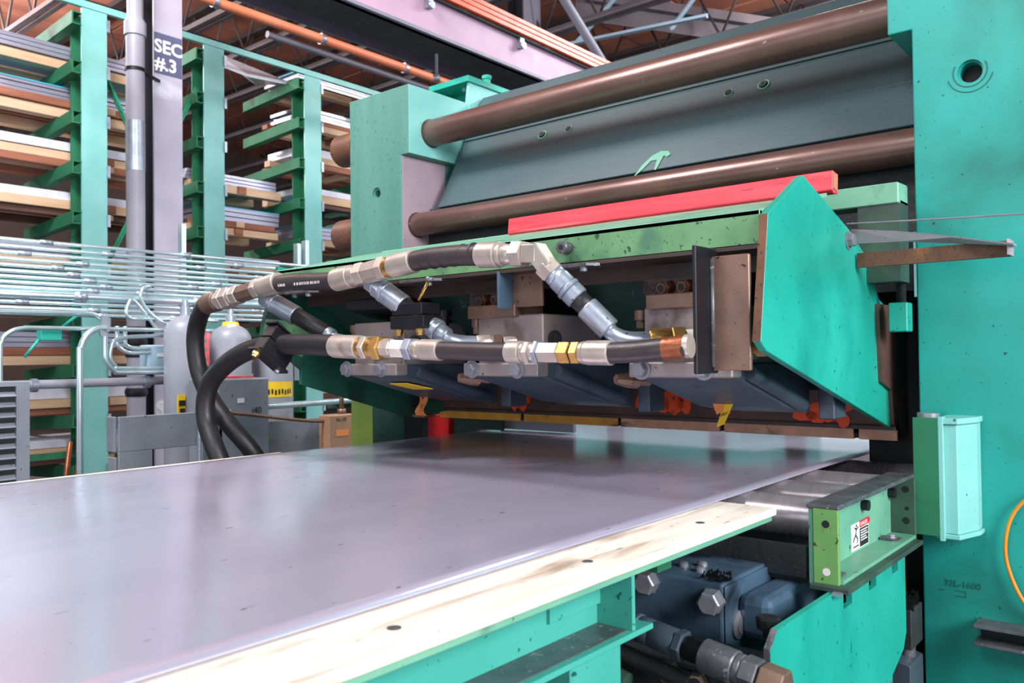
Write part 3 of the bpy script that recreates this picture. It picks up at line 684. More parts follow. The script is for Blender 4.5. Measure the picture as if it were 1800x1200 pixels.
# ------------------------------------------------------------------ inclined crosshead with its two tie tubes
def cy(z): return 2.839 + (z-1.856)*.5513
t = thing('press_crosshead', 'wide dark slate leaning crosshead plate between the two press housings', 'crosshead', (-1.8, 3.1, 2.2))
MB().prism([(cy(1.99), 1.99), (cy(2.616), 2.616), (cy(2.616)+.18, 2.616), (3.25, 1.99)], 'x', -2.90, -.70).build('main_plate', 'slate', t, .004)
o = .005
band = MB().prism([(cy(2.17)-o, 2.165), (cy(2.165), 2.155), (cy(2.345), 2.345), (cy(2.345)-o, 2.34)], 'x', -2.888, -.705).build('bolted_band', 'slate', t)
MB().prism([(cy(2.35)-.006, 2.355), (cy(2.355), 2.35), (cy(2.612), 2.612), (cy(2.612)-.006, 2.608)], 'x', -2.892, -.702).build('upper_band', 'slate', t)
nrm = Vector((0, -1, .5513)).normalized()
for x, sock in ((-2.36, 1), (-2.21, 0), (-1.43, 0), (-1.285, 1)):
    z = 2.285
    p = Vector((x, cy(z)-o, z))
    MB().lathe(p - nrm*.01, nrm, [(0, .024), (.013, .024)] if sock else [(0, .019), (.012, .019)], 22).build('bolt_rim', 'sage', t)
    MB().lathe(p + nrm*.003, nrm, [(0, .018 if sock else .015), (.0015, .018 if sock else .015)], 20).build('bolt_recess', 'recess', t)
    if sock:
        MB().lathe(p + nrm*.0035, nrm, [(0, .015), (.006, .015)], 20).build('socket_head', 'oily_green', t)
        MB().lathe(p + nrm*.009, nrm, [(0, .007), (.001, .007)], 6, False).build('hex_socket', 'black', t)
pm = [(-1.72, 2.055), (-1.69, 2.11), (-1.655, 2.145), (-1.62, 2.158), (-1.585, 2.152), (-1.57, 2.135), (-1.585, 2.125), (-1.60, 2.135), (-1.618, 2.075), (-1.628, 2.075), (-1.628, 2.12), (-1.655, 2.12), (-1.685, 2.085)]
b = MB(); n = len(pm)
pc = [(x-.05, cy(z-.085)-.0035, z-.085) for x, z in pm]
fan = [(n, k, (k+1) % n) for k in range(n)]
b.add([(x, y, z) for x, y, z in pc], [(0, 1, 12), (1, 11, 12), (1, 2, 11), (2, 3, 11), (3, 10, 11), (3, 7, 10), (7, 8, 10), (8, 9, 10), (3, 4, 7), (4, 5, 7), (5, 6, 7)])
lab(b.build('paint_mark', 'sage', t), 'pale hooked smear of paint')
tag(MB().prism([(2.90, 1.45), (2.96, 1.45), (2.96, 1.99), (2.93, 1.99)], 'x', -2.97, -.69).build('crosshead_skirt', 'grime'), 'dark strip of plate below the leaning crosshead behind the lower tube', 'plate')
tt = thing('tie_tube', 'upper brown oiled steel tube spanning the press housings', 'tube', (-1.8, 2.9, 2.36), 'press tie tubes')
MB().rod((-3.0, 2.90, 2.36), (-.60, 2.90, 2.36), .0655, 40).build('tube_body', 'tube', tt)
MB().lathe((-2.925, 2.90, 2.36), (1, 0, 0), [(0, .071), (.006, .071)], 36).build('end_collar', 'tube', tt)
tt = thing('tie_tube', 'lower brown oiled steel tube just above the red plank', 'tube', (-1.8, 2.85, 1.906), 'press tie tubes')
MB().rod((-2.99, 2.85, 1.906), (-.60, 2.85, 1.906), .0575, 40).build('tube_body', 'tube', tt)
MB().lathe((-2.977, 2.85, 1.906), (1, 0, 0), [(0, .062), (.006, .062)], 36).build('end_collar', 'tube', tt)

# ------------------------------------------------------------------ the shear beam: painted beam, end guards, blade
sb = thing('shear_beam', 'green shear beam with blade and pointed teal end guards under the crosshead', 'shear beam', (-1.78, 2.4, .96))
MB().box(-2.755, -.802, 1.88, 1.895, 1.508, 1.592).build('front_plate', 'moss', sb, .002)
MB().prism([(1.88, 1.592), (2.34, 1.697), (2.34, 1.685), (1.88, 1.580)], 'x', -2.755, -.802).build('top_plate', 'sage', sb, .001)
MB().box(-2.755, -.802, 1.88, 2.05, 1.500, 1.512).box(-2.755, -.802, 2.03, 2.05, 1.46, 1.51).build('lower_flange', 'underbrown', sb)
MB().prism([(2.05, 1.50), (2.07, 1.51), (2.50, 1.20), (2.48, 1.19)], 'x', -2.755, -.802).build('inner_web', 'dark_green', sb)
MB().box(-2.95, -.802, 2.50, 2.68, 1.14, 1.58).build('ram_body', 'dark_green', sb)
MB().prism([(2.62, 1.46), (2.62, 1.69), (2.605, 1.69), (2.605, 1.46)], 'x', -.802, -.684).build('ram_face', 'oily_green', sb)
MB().prism([(2.60, 1.69), (2.60, 1.752), (2.70, 1.755), (2.70, 1.69)], 'x', -2.96, -.684).build('ram_ledge', 'sage', sb, .003)
MB().box(-2.75, -.90, 2.34, 2.60, 1.68, 1.697).build('deck_plate', 'sage', sb)
GR = [(2.104, 1.705), (1.876, 1.579), (1.822, 1.279), (1.855, 1.257), (2.85, 1.003), (2.902, 1.016), (2.949, 1.296), (2.872, 1.323), (2.812, 1.367), (2.802, 1.394), (2.725, 1.418), (2.619, 1.534), (2.475, 1.599)]
g = MB().prism(GR, 'x', -.80, -.78).build('end_guard', 'teal', sb, .0015)
MB().prism([(1.876, 1.579), (1.822, 1.279), (1.8195, 1.279), (1.8735, 1.579)], 'x', -.7995, -.7805).build('bare_edge', 'rust', g)
hexbolt(g, (-.78, 2.442, 1.572), (1, 0, 0), .020, .020)
hexbolt(g, (-.78, 2.737, 1.495), (1, 0, 0), .020, .018, m='worn', stud=.012)
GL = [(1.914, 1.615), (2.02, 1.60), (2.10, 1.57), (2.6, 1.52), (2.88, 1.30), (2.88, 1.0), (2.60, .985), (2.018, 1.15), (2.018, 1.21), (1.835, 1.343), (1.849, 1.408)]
MB().prism(GL, 'x', -2.80, -2.78).build('end_guard', 'shade_green', sb, .0015)  # shade on the left guard put into a darker green
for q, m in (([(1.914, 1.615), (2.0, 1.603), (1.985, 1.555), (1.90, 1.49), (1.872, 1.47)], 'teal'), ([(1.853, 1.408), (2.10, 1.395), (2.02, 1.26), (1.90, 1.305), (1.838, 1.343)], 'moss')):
    MB().prism(q, 'x', -2.7805, -2.778).build('lit_edge_paint', m, sb)  # light on the guard's front edges put into brighter colours
# blade holder, patches of primer, blade segments
MB().prism([(2.86, .985), (2.86, 1.0), (2.82, 1.02), (2.80, 1.13), (2.70, 1.16), (2.68, 1.40), (2.95, 1.40), (2.95, .985)], 'x', -2.84, -.768).build('blade_holder', 'holder', sb)
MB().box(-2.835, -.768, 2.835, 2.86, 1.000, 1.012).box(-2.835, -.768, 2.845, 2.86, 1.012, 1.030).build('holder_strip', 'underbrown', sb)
edges = [-2.835, -2.335, -2.315, -1.828, -1.812, -1.385, -1.367, -.905, -.888, -.768]
for k in range(0, 10, 2):
    MB().box(edges[k], edges[k+1], 2.85, 2.875, .965, 1.018 if k < 4 else 1.006).build('blade_segment', 'blade_y' if k < 4 else 'blade_b', sb, .0015)
MB().box(-2.835, -.768, 2.86, 2.88, .968, .999).build('blade_backing', 'recess', sb)
rp_ = random.Random(11)
def patch(x, z, w, h):
    n = 12
    pts = [(x+math.cos(a)*w*.5*rp_.uniform(.8, 1.1), z+math.sin(a)*h*.5*rp_.uniform(.75, 1.1)) for a in [2*math.pi*k/n for k in range(n)]]
    f = lambda z_: 2.82 - (z_-1.02)*.1818
    b = MB()
    b.add([(px, f(pz)-.004, pz) for px, pz in pts] + [(px, f(pz)+.002, pz) for px, pz in pts],
          [tuple(range(n))[::-1]] + [(k, (k+1) % n, n+(k+1) % n, n+k) for k in range(n)])
    return b.build('primer_patch', 'orangepaint', sb)
for p in ((-.985, 1.052, .15, .075), (-.94, 1.085, .11, .075), (-.91, 1.11, .10, .06), (-1.05, 1.04, .10, .04), (-.925, 1.03, .05, .05), (-1.37, 1.07, .05, .07), (-1.345, 1.045, .05, .03), (-1.55, 1.075, .09, .10), (-1.505, 1.07, .06, .085), (-1.60, 1.06, .07, .07),
          (-1.69, 1.065, .06, .07), (-2.34, 1.06, .05, .10), (-2.29, 1.055, .06, .08), (-2.26, 1.07, .04, .05)):
    patch(*p)
# socket head screw and clip plates on the front
s = MB().lathe((-1.36, 1.88, 1.552), (.15, -1, -.05), [(0, .0175), (.04, .0175), (.043, .015)], 22).build('socket_screw', 'worn', sb)
MB().lathe(Vector((-1.36, 1.88, 1.552))+Vector((.15, -1, -.05)).normalized()*.0432, (.15, -1, -.05), [(0, .008), (.0012, .008)], 6, False).build('hex_socket', 'black', s)
for x in (-1.33, -1.93, -2.56):
    c = MB().prism([(x-.09, 1.85), (x+.05, 1.85), (x+.075, 1.88), (x+.075, 1.90), (x-.09, 1.90)], 'z', 1.494, 1.503).build('clip_plate', 'worn', sb, .001)
    for dx in ((-.05, .03) if x < -2 else (.03,)):
        MB().lathe((x+dx, 1.868, 1.494), (0, 0, -1), [(0, .011), (.012, .010), (.014, .006)], 14).build('clip_screw', 'bolt', c)
for x in (-.84, -.868):
    MB().box(x-.004, x+.004, 1.90, 1.93, 1.29, 1.36).build('rib', 'rust', sb)

MB().box(-.802, -.684, 2.62, 2.70, 1.46, 1.70).build('ram_end', 'oily_green', sb)
# threaded jack beside the right guard
t = thing('levelling_jack', 'dark teal jack block under a threaded rod right of the pointed guard', 'jack', (-.69, 2.7, 1.36))
MB().box(-.735, -.682, 2.66, 2.72, 1.312, 1.40).build('jack_block', 'teal', t, .003)
b = MB()
prof = []
for k in range(14): prof += [(k*.006, .012), (k*.006+.003, .0145)]
b.lathe((-.705, 2.69, 1.40), (0, 0, 1), prof, 14).build('threaded_rod', 'darkbolt', t)

# upright brackets under the beam
t = thing('upright_tee_bracket', 'tall dark upright tee bracket with rusty flange at the right end of the hoses', 'bracket', (-.86, 1.8, 1.35))
MB().box(-.918, -.908, 1.76, 1.87, 1.205, 1.506).build('web_plate', 'blackmetal', t, .002)
MB().box(-.908, -.812, 1.838, 1.85, 1.212, 1.485).build('flange_plate', 'brownsteel', t, .002)
MB().rod((-.906, 1.838, 1.22), (-.906, 1.838, 1.48), .006, 8).build('weld_bead', 'worn', t)
t = thing('short_angle_bracket', 'short steel angle bracket hanging under the beam above the middle block', 'bracket', (-1.55, 1.9, 1.45))
MB().box(-1.620, -1.612, 1.875, 1.95, 1.395, 1.505).build('web_plate', 'bluegrey', t, .001)
MB().box(-1.612, -1.500, 1.94, 1.95, 1.40, 1.50).build('flange_plate', 'brownsteel', t, .001)

# ------------------------------------------------------------------ three hold-down cylinders
def unit(x, label, full, nx=.047):
    t = thing('hold_down_cylinder', label, 'hydraulic cylinder', (x, 2.0, 1.2), 'hold down cylinders')
    MB().box(x, x+.26, 1.955, 2.27, 1.205, 1.378).build('cylinder_block', 'block', t, .004)
    MB().prism([(1.915, 1.230), (1.915, 1.197), (2.28, 1.098), (2.44, 1.075), (2.44, 1.222), (2.28, 1.225)], 'x', x-.012, x+.268).build('clamp_arm', 'navy', t, .004)
    f = MB().box(x-.020, x+.276, 1.905, 1.96, 1.192, 1.232).build('front_flange', 'block', t, .004)
    for dx in (.02, .20):
        hexbolt(f, (x+dx, 1.905, 1.214), (0, -1, -.1), .021, .020, m='bolt')
    MB().rod((x+.275, 2.0, 1.205), (x+.275, 2.36, 1.105), .021, 14).build('push_rod', 'navy', t)
    MB().box(x+.30, x+.345, 2.42, 2.52, 1.06, 1.25).build('side_stop', 'navy', t, .003)
    MB().box(x-.06, x-.02, 2.40, 2.50, 1.08, 1.22).build('side_stop', 'blackmetal', t, .003)
    if full:
        v = MB().box(x+nx-.045, x+nx+.15, 1.935, 2.08, 1.372, 1.412).build('valve_block', 'brownsteel', t, .003)
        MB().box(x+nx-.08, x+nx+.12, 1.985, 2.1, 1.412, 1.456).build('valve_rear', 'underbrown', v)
        for dx in (nx, nx+.060):
            MB().lathe((x+dx, 1.985, 1.432), (-.1, -1, -.12), [(0, .020), (.028, .020), (.034, .016)], 6, False).lathe((x+dx, 1.985, 1.432), (-.1, -1, -.12), [(.034, .014), (.040, .014)], 16).build('port_nut', 'rust', v)
            MB().lathe(Vector((x+dx, 1.985, 1.432))+Vector((-.1, -1, -.12)).normalized()*.0402, (-.1, -1, -.12), [(0, .010), (.001, .010)], 14).build('port_bore', 'recess', v)
        b = MB()
        rs = random.Random(int(-x*100))
        for k in range(70):
            cx, cyy, cz = x+nx-.08+rs.uniform(-.03, .05), 1.978+rs.uniform(-.01, .01), 1.43+rs.uniform(-.02, .022)
            s_ = rs.uniform(.0015, .004)
            b.add([(cx-s_, cyy, cz), (cx+s_, cyy-s_, cz), (cx, cyy, cz+s_*1.6), (cx, cyy-s_*2, cz)], [(0, 1, 2), (0, 1, 3), (1, 2, 3), (0, 2, 3)])
        o = b.build('metal_swarf', 'worn', v); o['kind'] = 'stuff'
    else:
        MB().prism([(1.93, 1.425), (1.93, 1.462), (2.06, 1.462), (2.25, 1.42), (2.25, 1.375), (2.05, 1.40)], 'x', x-.02, x+.24).build('cover_bracket', 'blackmetal', t, .004)
    for dx in (-.022,):
        n = MB().lathe((x+dx, 1.975, 1.325), (0, 0, 1), [(0, .012), (.022, .012)], 6, False).lathe((x+dx, 1.975, 1.347), (0, 0, 1), [(0, .017), (.026, .017)], 16).build('hanger_screw', 'brownsteel', t)
    # screw heads to the right of the block
    s = MB().lathe((x+.318, 2.10, 1.365), (0, 0, 1), [(0, .015), (.03, .015), (.03, .024), (.052, .024)], 20).build('cap_screw', 'blackmetal', t)
    MB().lathe((x+.268, 2.0, 1.305), (1, -.3, 0), [(0, .024), (.006, .024), (.006, .015), (.012, .015)], 18).build('round_plug', 'darkbolt', t)
    return t
unit(-2.375, 'grey hold down cylinder block nearest the hose loops, black cover above it', False)
unit(-1.770, 'grey hold down cylinder block in the middle under the short angle bracket', True, .018)
unit(-1.165, 'grey hold down cylinder block nearest the pointed right guard', True, .062)
for x, lb in ((-2.03, 'dark hose fitting between the first and second cylinder blocks'), (-1.43, 'dark hose fitting between the middle and right cylinder blocks')):
    t = thing('hose_fitting', lb, 'fitting', (x, 2.25, 1.16))
    MB().rod((x+.12, 2.05, 1.30), (x+.42, 2.36, 1.253), .020, 12).build('hose', 'rubber', t)
    MB().lathe((x+.17, 1.96, 1.185), (.5, 1, -.1), [(0, .014), (.04, .022), (.07, .022), (.07, .012), (.11, .012)], 8, False).build('nut', 'brownsteel', t)

# tags
t = thing('warning_tag', 'bent yellow tag hanging in front of the right cylinder block arm', 'tag', (-1.07, 2.28, 1.08))
b = MB()
prof = [(-1.052, 2.26, 1.165), (-1.075, 2.25, 1.135), (-1.063, 2.25, 1.118), (-1.075, 2.25, 1.08), (-1.090, 2.25, 1.042)]
vs = []
for i, (x, y, z) in enumerate(prof):
    w = (.022, .018, .024, .017, .014)[i]
    vs += [(x-w, y+.004, z-.004), (x+w, y-.004, z+.006)]
b.add(vs + [(x, y+.0015, z) for x, y, z in vs], [(2*i, 2*i+1, 2*i+3, 2*i+2) for i in range(4)] + [(10+2*i+2, 10+2*i+3, 10+2*i+1, 10+2*i) for i in range(4)])
b.build('tag_strip', 'yellow', t)
MB().add([(-1.115, 2.249, 1.112), (-1.07, 2.249, 1.122), (-1.085, 2.249, 1.085), (-1.10, 2.249, 1.075), (-1.115, 2.251, 1.112), (-1.07, 2.251, 1.122), (-1.085, 2.251, 1.085), (-1.10, 2.251, 1.075)],
         [(0, 1, 2, 3), (7, 6, 5, 4), (0, 4, 5, 1), (1, 5, 6, 2), (2, 6, 7, 3), (3, 7, 4, 0)]).build('tag_fold', 'orangetag', t)
text(t, 'ANDY', (-1.093, 2.2465, 1.068), (1, 0, .35), (-.35, 0, 1), .011, 'black', name='tag_writing')
t = thing('card_tag', 'curled orange card tag numbered on the left end of the blade', 'tag', (-2.3, 2.3, 1.06))
n = 8
vs = []
for i in range(n+1):
    u = i/n
    vs += [(-2.40+.018*math.sin(u*5), 2.30-.02*math.sin(u*3.1), 1.098-.075*u), (-2.345+.018*math.sin(u*5+.6), 2.292-.02*math.sin(u*3.1+.5), 1.100-.078*u)]
MB().add(vs + [(x, y+.0015, z) for x, y, z in vs], [(2*i, 2*i+1, 2*i+3, 2*i+2) for i in range(n)] + [(18+2*i+2, 18+2*i+3, 18+2*i+1, 18+2*i) for i in range(n)]).build('card', 'orangetag', t)
MB().lathe((-2.365, 2.288, 1.09), (0, -1, 0), [(0, .008), (.002, .008)], 12).build('eyelet', 'rust', t)
text(t, '170', (-2.35, 2.268, 1.040), (.15, 0, 1), (-1, 0, .15), .020, 'black', name='tag_writing')
tag(MB().box(-2.44, -2.37, 2.30, 2.36, 1.015, 1.026).build('tag_backing', 'rust'), 'small rusty flat piece below the orange card tag', 'bracket')
t = thing('warning_label', 'torn yellow label stuck under the first cylinder block', 'label', (-2.16, 2.15, 1.13))
MB().add([(-2.27, 2.03, 1.160), (-2.17, 2.02, 1.163), (-2.12, 2.10, 1.141), (-2.23, 2.11, 1.138)] + [(-2.27, 2.03, 1.157), (-2.17, 2.02, 1.160), (-2.12, 2.10, 1.138), (-2.23, 2.11, 1.135)],
         [(0, 1, 2, 3), (7, 6, 5, 4), (0, 4, 5, 1), (1, 5, 6, 2), (2, 6, 7, 3), (3, 7, 4, 0)]).build('label_sheet', 'yellow', t)

# ------------------------------------------------------------------ hydraulic hoses
def fitting(parent, p, q, segs):
    """segs: (name, start, end as a share of p..q, radius, sides, material)"""
    p, q = Vector(p), Vector(q)
    L_ = (q-p).length
    d = (q-p)/L_
    for nm, a, b_, r, n, m in segs:
        a, b_ = a*L_, b_*L_
        c = min(.003, (b_-a)*.2)
        MB().lathe(p + d*a, d, [(0, r*.93), (c, r), (b_-a-c, r), (b_-a, r*.93)], n, n > 10).build(nm, m, parent)
Z = 'zinc'
# upper line
t = thing('hydraulic_hose', 'black hydraulic hose in the far loop rising to the upper line', 'hose', (-2.95, 1.78, 1.2), 'hydraulic hoses')
MB().tube([(-2.86, 2.02, .55), (-2.86, 1.90, .80), (-2.87, 1.84, .905), (-2.935, 1.79, 1.00), (-3.035, 1.77, 1.10), (-3.105, 1.76, 1.21), (-3.115, 1.75, 1.33), (-3.07, 1.74, 1.415), (-2.985, 1.72, 1.465), (-2.93, 1.72, 1.478)], .0345, 20, 8).build('hose', 'rubber', t)
A, B = Vector((-2.975, 1.72, 1.468)), Vector((-2.555, 1.72, 1.516))
fitting(t, A, B, [('ferrule', 0, .20, .039, 24, 'brownsteel'), ('collar', .20, .25, .034, 20, Z), ('hex_nut', .25, .33, .043, 6, Z), ('hex_nut', .34, .43, .041, 6, Z), ('collar', .43, .47, .035, 20, Z),
                  ('hex_nut', .47, .56, .037, 6, Z), ('tee_body', .56, .80, .033, 8, 'brownsteel'), ('hex_nut', .80, .88, .038, 6, Z), ('ferrule', .88, 1.14, .036, 24, Z)])
t = thing('hydraulic_hose', 'short printed black hose between the two upper tee fittings', 'hose', (-2.35, 1.72, 1.51), 'hydraulic hoses')
MB().tube([(-2.53, 1.72, 1.515), (-2.42, 1.72, 1.518), (-2.30, 1.72, 1.511), (-2.20, 1.72, 1.507), (-2.13, 1.72, 1.513)], .030, 20, 6).build('hose', 'rubber_brown', t)
b = MB()
rs = random.Random(9)
for x0, x1 in ((-2.46, -2.42), (-2.37, -2.235)):
    x = x0
    while x < x1:
        w = rs.uniform(.003, .006)
        z = 1.506 - (x+2.46)*.012
        b.box(x, x+w*.5, 1.6895, 1.6905, z-.004, z+.005)
        if rs.random() < .6: b.box(x, x+w, 1.6895, 1.6905, z+rs.choice((-.004, .004)), z+.001+rs.choice((-.004, .004)))
        x += w + .0025
o = b.build('print_marking', 'white', t); o['kind'] = 'stuff'
A, B = Vector((-2.18, 1.72, 1.508)), Vector((-1.80, 1.72, 1.541))
fitting(t, A, B, [('ferrule', 0, .22, .0375, 24, Z), ('collar', .22, .30, .033, 20, Z), ('hex_nut', .30, .40, .038, 6, Z), ('tee_body', .40, .60, .035, 8, Z), ('hex_nut', .58, .66, .039, 6, Z), ('collar', .66, .73, .032, 20, 'brass'), ('ferrule', .72, .98, .036, 24, Z)])
t = thing('hydraulic_hose', 'ribbed brown hose of the upper line ending at the bright elbow', 'hose', (-1.65, 1.72, 1.54), 'hydraulic hoses')
MB().tube([(-1.815, 1.72, 1.539), (-1.74, 1.72, 1.543), (-1.63, 1.72, 1.541), (-1.52, 1.72, 1.533)], .0305, 20, 6).build('hose', 'rubber_brown', t)
for x in (-1.77, -1.73, -1.69, -1.65, -1.61, -1.57): MB().lathe((x, 1.72, 1.541), (1, 0, -.02), [(0, .0309), (.0025, .0312), (.005, .0309)], 24).build('wrap_ridge', 'rubber_brown', t)
A, B = Vector((-1.545, 1.72, 1.534)), Vector((-1.375, 1.72, 1.523))
fitting(t, A, B, [('ferrule', 0, .42, .036, 24, Z), ('collar', .42, .52, .032, 20, Z), ('collar', .52, .72, .029, 20, Z), ('hex_nut', .72, .95, .037, 6, Z)])
# elbow block
e = MB()
P0, P1 = Vector((-1.385, 1.72, 1.523)), Vector((-1.318, 1.72, 1.492))
e.lathe(P0, (1, 0, -.07), [(0, .034), (.052, .034)], 4, False, R(45)).lathe(Vector((-1.345, 1.72, 1.525)), (.62, 0, -.78), [(-.012, .034), (.060, .030)], 4, False, R(45))
e.build('elbow', Z, t, .003)
# branch 3 to the right block
t = thing('hydraulic_hose', 'dull zinc branch hose slanting down from the bright elbow to the right block', 'hose', (-1.2, 1.75, 1.4), 'hydraulic branch hoses')
p, q = Vector((-1.325, 1.725, 1.490)), Vector((-1.165, 1.80, 1.308))
fitting(t, p, q, [('hex_nut', .0, .13, .034, 6, Z), ('collar', .13, .20, .029, 20, 'whitezinc'), ('sleeve', .20, .33, .031, 20, 'whitezinc'), ('collar', .33, .38, .034, 20, 'whitezinc'), ('sleeve', .38, .50, .032, 20, 'whitezinc'), ('hose', .49, .64, .027, 20, 'rubber'), ('ferrule', .62, .95, .032, 24, 'whitezinc')])
MB().tube([p.lerp(q, .92), p.lerp(q, 1.02), (-1.135, 1.83, 1.292), (-1.09, 1.88, 1.292), (-1.06, 1.92, 1.297)], .021, 16, 6).build('bend_pipe', 'whitezinc', t)
fitting(t, (-1.10, 1.87, 1.293), (-1.0, 1.965, 1.300), [('collar', .0, .40, .025, 20, 'brass'), ('hex_nut', .42, .66, .029, 6, 'brass'), ('collar', .7, 1, .018, 16, 'nylon')])
# branch 2 to the middle block with its clamp
t = thing('hydraulic_hose', 'dull zinc branch hose slanting from the second tee to the middle block', 'hose', (-1.9, 1.75, 1.4), 'hydraulic branch hoses')
p, q = Vector((-2.045, 1.745, 1.497)), Vector((-1.765, 1.81, 1.312))
fitting(t, p, q, [('hex_nut', .0, .10, .030, 6, 'whitezinc'), ('hex_nut', .10, .18, .034, 6, 'whitezinc'), ('collar', .18, .23, .036, 20, 'whitezinc'), ('ferrule', .23, .46, .035, 24, 'whitezinc'), ('hose', .44, .66, .029, 20, 'rubber'), ('ferrule', .64, .84, .032, 24, 'whitezinc'), ('collar', .84, .90, .034, 20, 'whitezinc'), ('sleeve', .9, 1.0, .028, 20, 'whitezinc')])
MB().tube([p.lerp(q, .95), p.lerp(q, 1.03), (-1.735, 1.84, 1.298), (-1.69, 1.88, 1.294), (-1.66, 1.92, 1.296)], .021, 16, 6).build('bend_pipe', 'whitezinc', t)
fitting(t, (-1.70, 1.87, 1.295), (-1.62, 1.965, 1.298), [('collar', .0, .35, .023, 20, Z), ('hex_nut', .38, .62, .026, 6, 'brownsteel'), ('collar', .66, 1, .016, 16, Z)])
t = thing('hose_clamp', 'black split clamp block with brass nuts on the middle branch hose', 'clamp', (-1.88, 1.78, 1.39), 'hose clamps')
MB().box(-1.950, -1.800, 1.745, 1.825, 1.340, 1.380).build('lower_jaw', 'blackmetal', t, .003)
MB().box(-1.942, -1.808, 1.745, 1.825, 1.382, 1.418).build('upper_jaw', 'blackmetal', t, .003)
for x in (-1.93, -1.835):
    MB().lathe((x, 1.765, 1.340), (0, 0, -1), [(0, .014), (.012, .014), (.012, .010), (.02, .010)], 6, False).build('clamp_nut', 'brass', t)
MB().rod((-1.84, 1.765, 1.424), (-1.828, 1.80, 1.492), .0055, 8).build('clamp_stud', 'brass', t)
MB().lathe((-1.828, 1.80, 1.486), (0, 0, 1), [(0, .012), (.012, .012)], 8).build('clamp_nut', 'bolt', t)
# branch 1
t = thing('hydraulic_hose', 'dull zinc branch hose slanting from the first tee behind the loop clamp', 'hose', (-2.45, 1.78, 1.4), 'hydraulic branch hoses')
p, q = Vector((-2.64, 1.745, 1.482)), Vector((-2.34, 1.83, 1.328))
fitting(t, p, q, [('hex_nut', .02, .14, .031, 6, 'whitezinc'), ('collar', .14, .20, .035, 20, 'whitezinc'), ('ferrule', .20, .50, .035, 24, 'whitezinc'), ('hose', .48, .92, .030, 20, 'rubber'), ('collar', .9, 1.0, .026, 20, 'whitezinc')])
MB().tube([p.lerp(q, .97), p.lerp(q, 1.05), (-2.29, 1.88, 1.31), (-2.25, 1.96, 1.31)], .020, 14, 6).build('bend_pipe', 'whitezinc', t)
# lower line
t = thing('hydraulic_hose', 'thick black hose in the near loop held by the clamp of the lower line', 'hose', (-2.6, 1.7, 1.25), 'hydraulic hoses')
MB().tube([(-2.81, 1.80, .60), (-2.825, 1.72, .80), (-2.865, 1.69, .915), (-2.925, 1.69, 1.01), (-2.935, 1.69, 1.09), (-2.90, 1.69, 1.165), (-2.82, 1.695, 1.225), (-2.72, 1.70, 1.268), (-2.62, 1.705, 1.292), (-2.50, 1.71, 1.302), (-2.35, 1.715, 1.301), (-2.16, 1.72, 1.293)], .0355, 22, 8).build('hose', 'rubber', t)
A, B = Vector((-2.19, 1.72, 1.292)), Vector((-1.70, 1.72, 1.272))
fitting(t, A, B, [('ferrule', 0, .27, .038, 24, Z), ('collar', .27, .33, .033, 20, 'brass'), ('hex_nut', .31, .36, .040, 6, Z), ('collar', .36, .42, .033, 20, 'brass'), ('hex_nut', .42, .49, .041, 6, 'brass'), ('collar', .49, .58, .030, 8, Z),
                  ('hex_nut', .58, .70, .030, 6, 'nylon'), ('hex_nut', .71, .77, .036, 6, 'whitezinc'), ('collar', .77, .83, .029, 20, Z), ('ferrule', .83, 1.0, .031, 24, Z)])
t = thing('hydraulic_hose', 'dark straight hose in the middle of the lower line', 'hose', (-1.6, 1.72, 1.27), 'hydraulic hoses')
MB().tube([(-1.72, 1.72, 1.273), (-1.58, 1.72, 1.267), (-1.42, 1.72, 1.262)], .0262, 20, 4).build('hose', 'rubber_brown', t)
A, B = Vector((-1.445, 1.72, 1.263)), Vector((-1.115, 1.72, 1.257))
fitting(t, A, B, [('ferrule', 0, .15, .031, 24, Z), ('collar', .15, .19, .028, 20, Z), ('hex_nut', .19, .24, .032, 6, Z), ('collar', .24, .29, .027, 20, Z), ('hex_nut', .29, .33, .034, 6, 'whitezinc'), ('hex_sleeve', .33, .53, .029, 6, Z),
                  ('hex_nut', .53, .64, .031, 6, 'brass'), ('hex_nut', .65, .73, .031, 6, 'brass'), ('collar', .73, .77, .029, 20, Z), ('ferrule', .77, 1.0, .031, 24, Z)])
t = thing('hydraulic_hose', 'last hose of the lower line wrapped in copper tape at the tee bracket', 'hose', (-1.0, 1.72, 1.26), 'hydraulic hoses')
MB().tube([(-1.135, 1.72, 1.257), (-1.05, 1.72, 1.259), (-.98, 1.72, 1.264), (-.91, 1.73, 1.270)], .0265, 20, 5).build('hose', 'rubber_brown', t)
MB().tube([(-.972, 1.7215, 1.265), (-.945, 1.725, 1.267), (-.918, 1.73, 1.270)], .0275, 20, 4).build('copper_tape', 'copperwrap', t)
MB().lathe((-.92, 1.73, 1.27), (1, .1, .05), [(0, .028), (.012, .028)], 20).build('ferrule', 'zinc', t)
t = thing('end_coupling', 'brass coupling showing between the tee bracket and the pointed guard', 'fitting', (-.83, 1.86, 1.27))
MB().lathe((-.868, 1.905, 1.275), (1, 0, 0), [(0, .034), (.034, .038), (.038, .038)], 20).build('sleeve', 'worn', t)
MB().lathe((-.830, 1.905, 1.275), (1, 0, 0), [(0, .031), (.028, .031)], 8, False).build('hex_nut', 'brass', t)
t = thing('hose_clamp', 'black split clamp block bolted around the near looping hose', 'clamp', (-2.49, 1.708, 1.297), 'hose clamps')
MB().box(-2.522, -2.462, 1.648, 1.768, 1.296, 1.345).build('upper_jaw', 'blackmetal', t, .003)
MB().box(-2.522, -2.462, 1.648, 1.768, 1.240, 1.293).build('lower_jaw', 'blackmetal', t, .003)
MB().box(-2.526, -2.458, 1.636, 1.780, 1.231, 1.241).build('base_strap', 'blackmetal', t, .001)
MB().box(-2.526, -2.458, 1.636, 1.780, 1.345, 1.353).build('top_strap', 'blackmetal', t, .001)
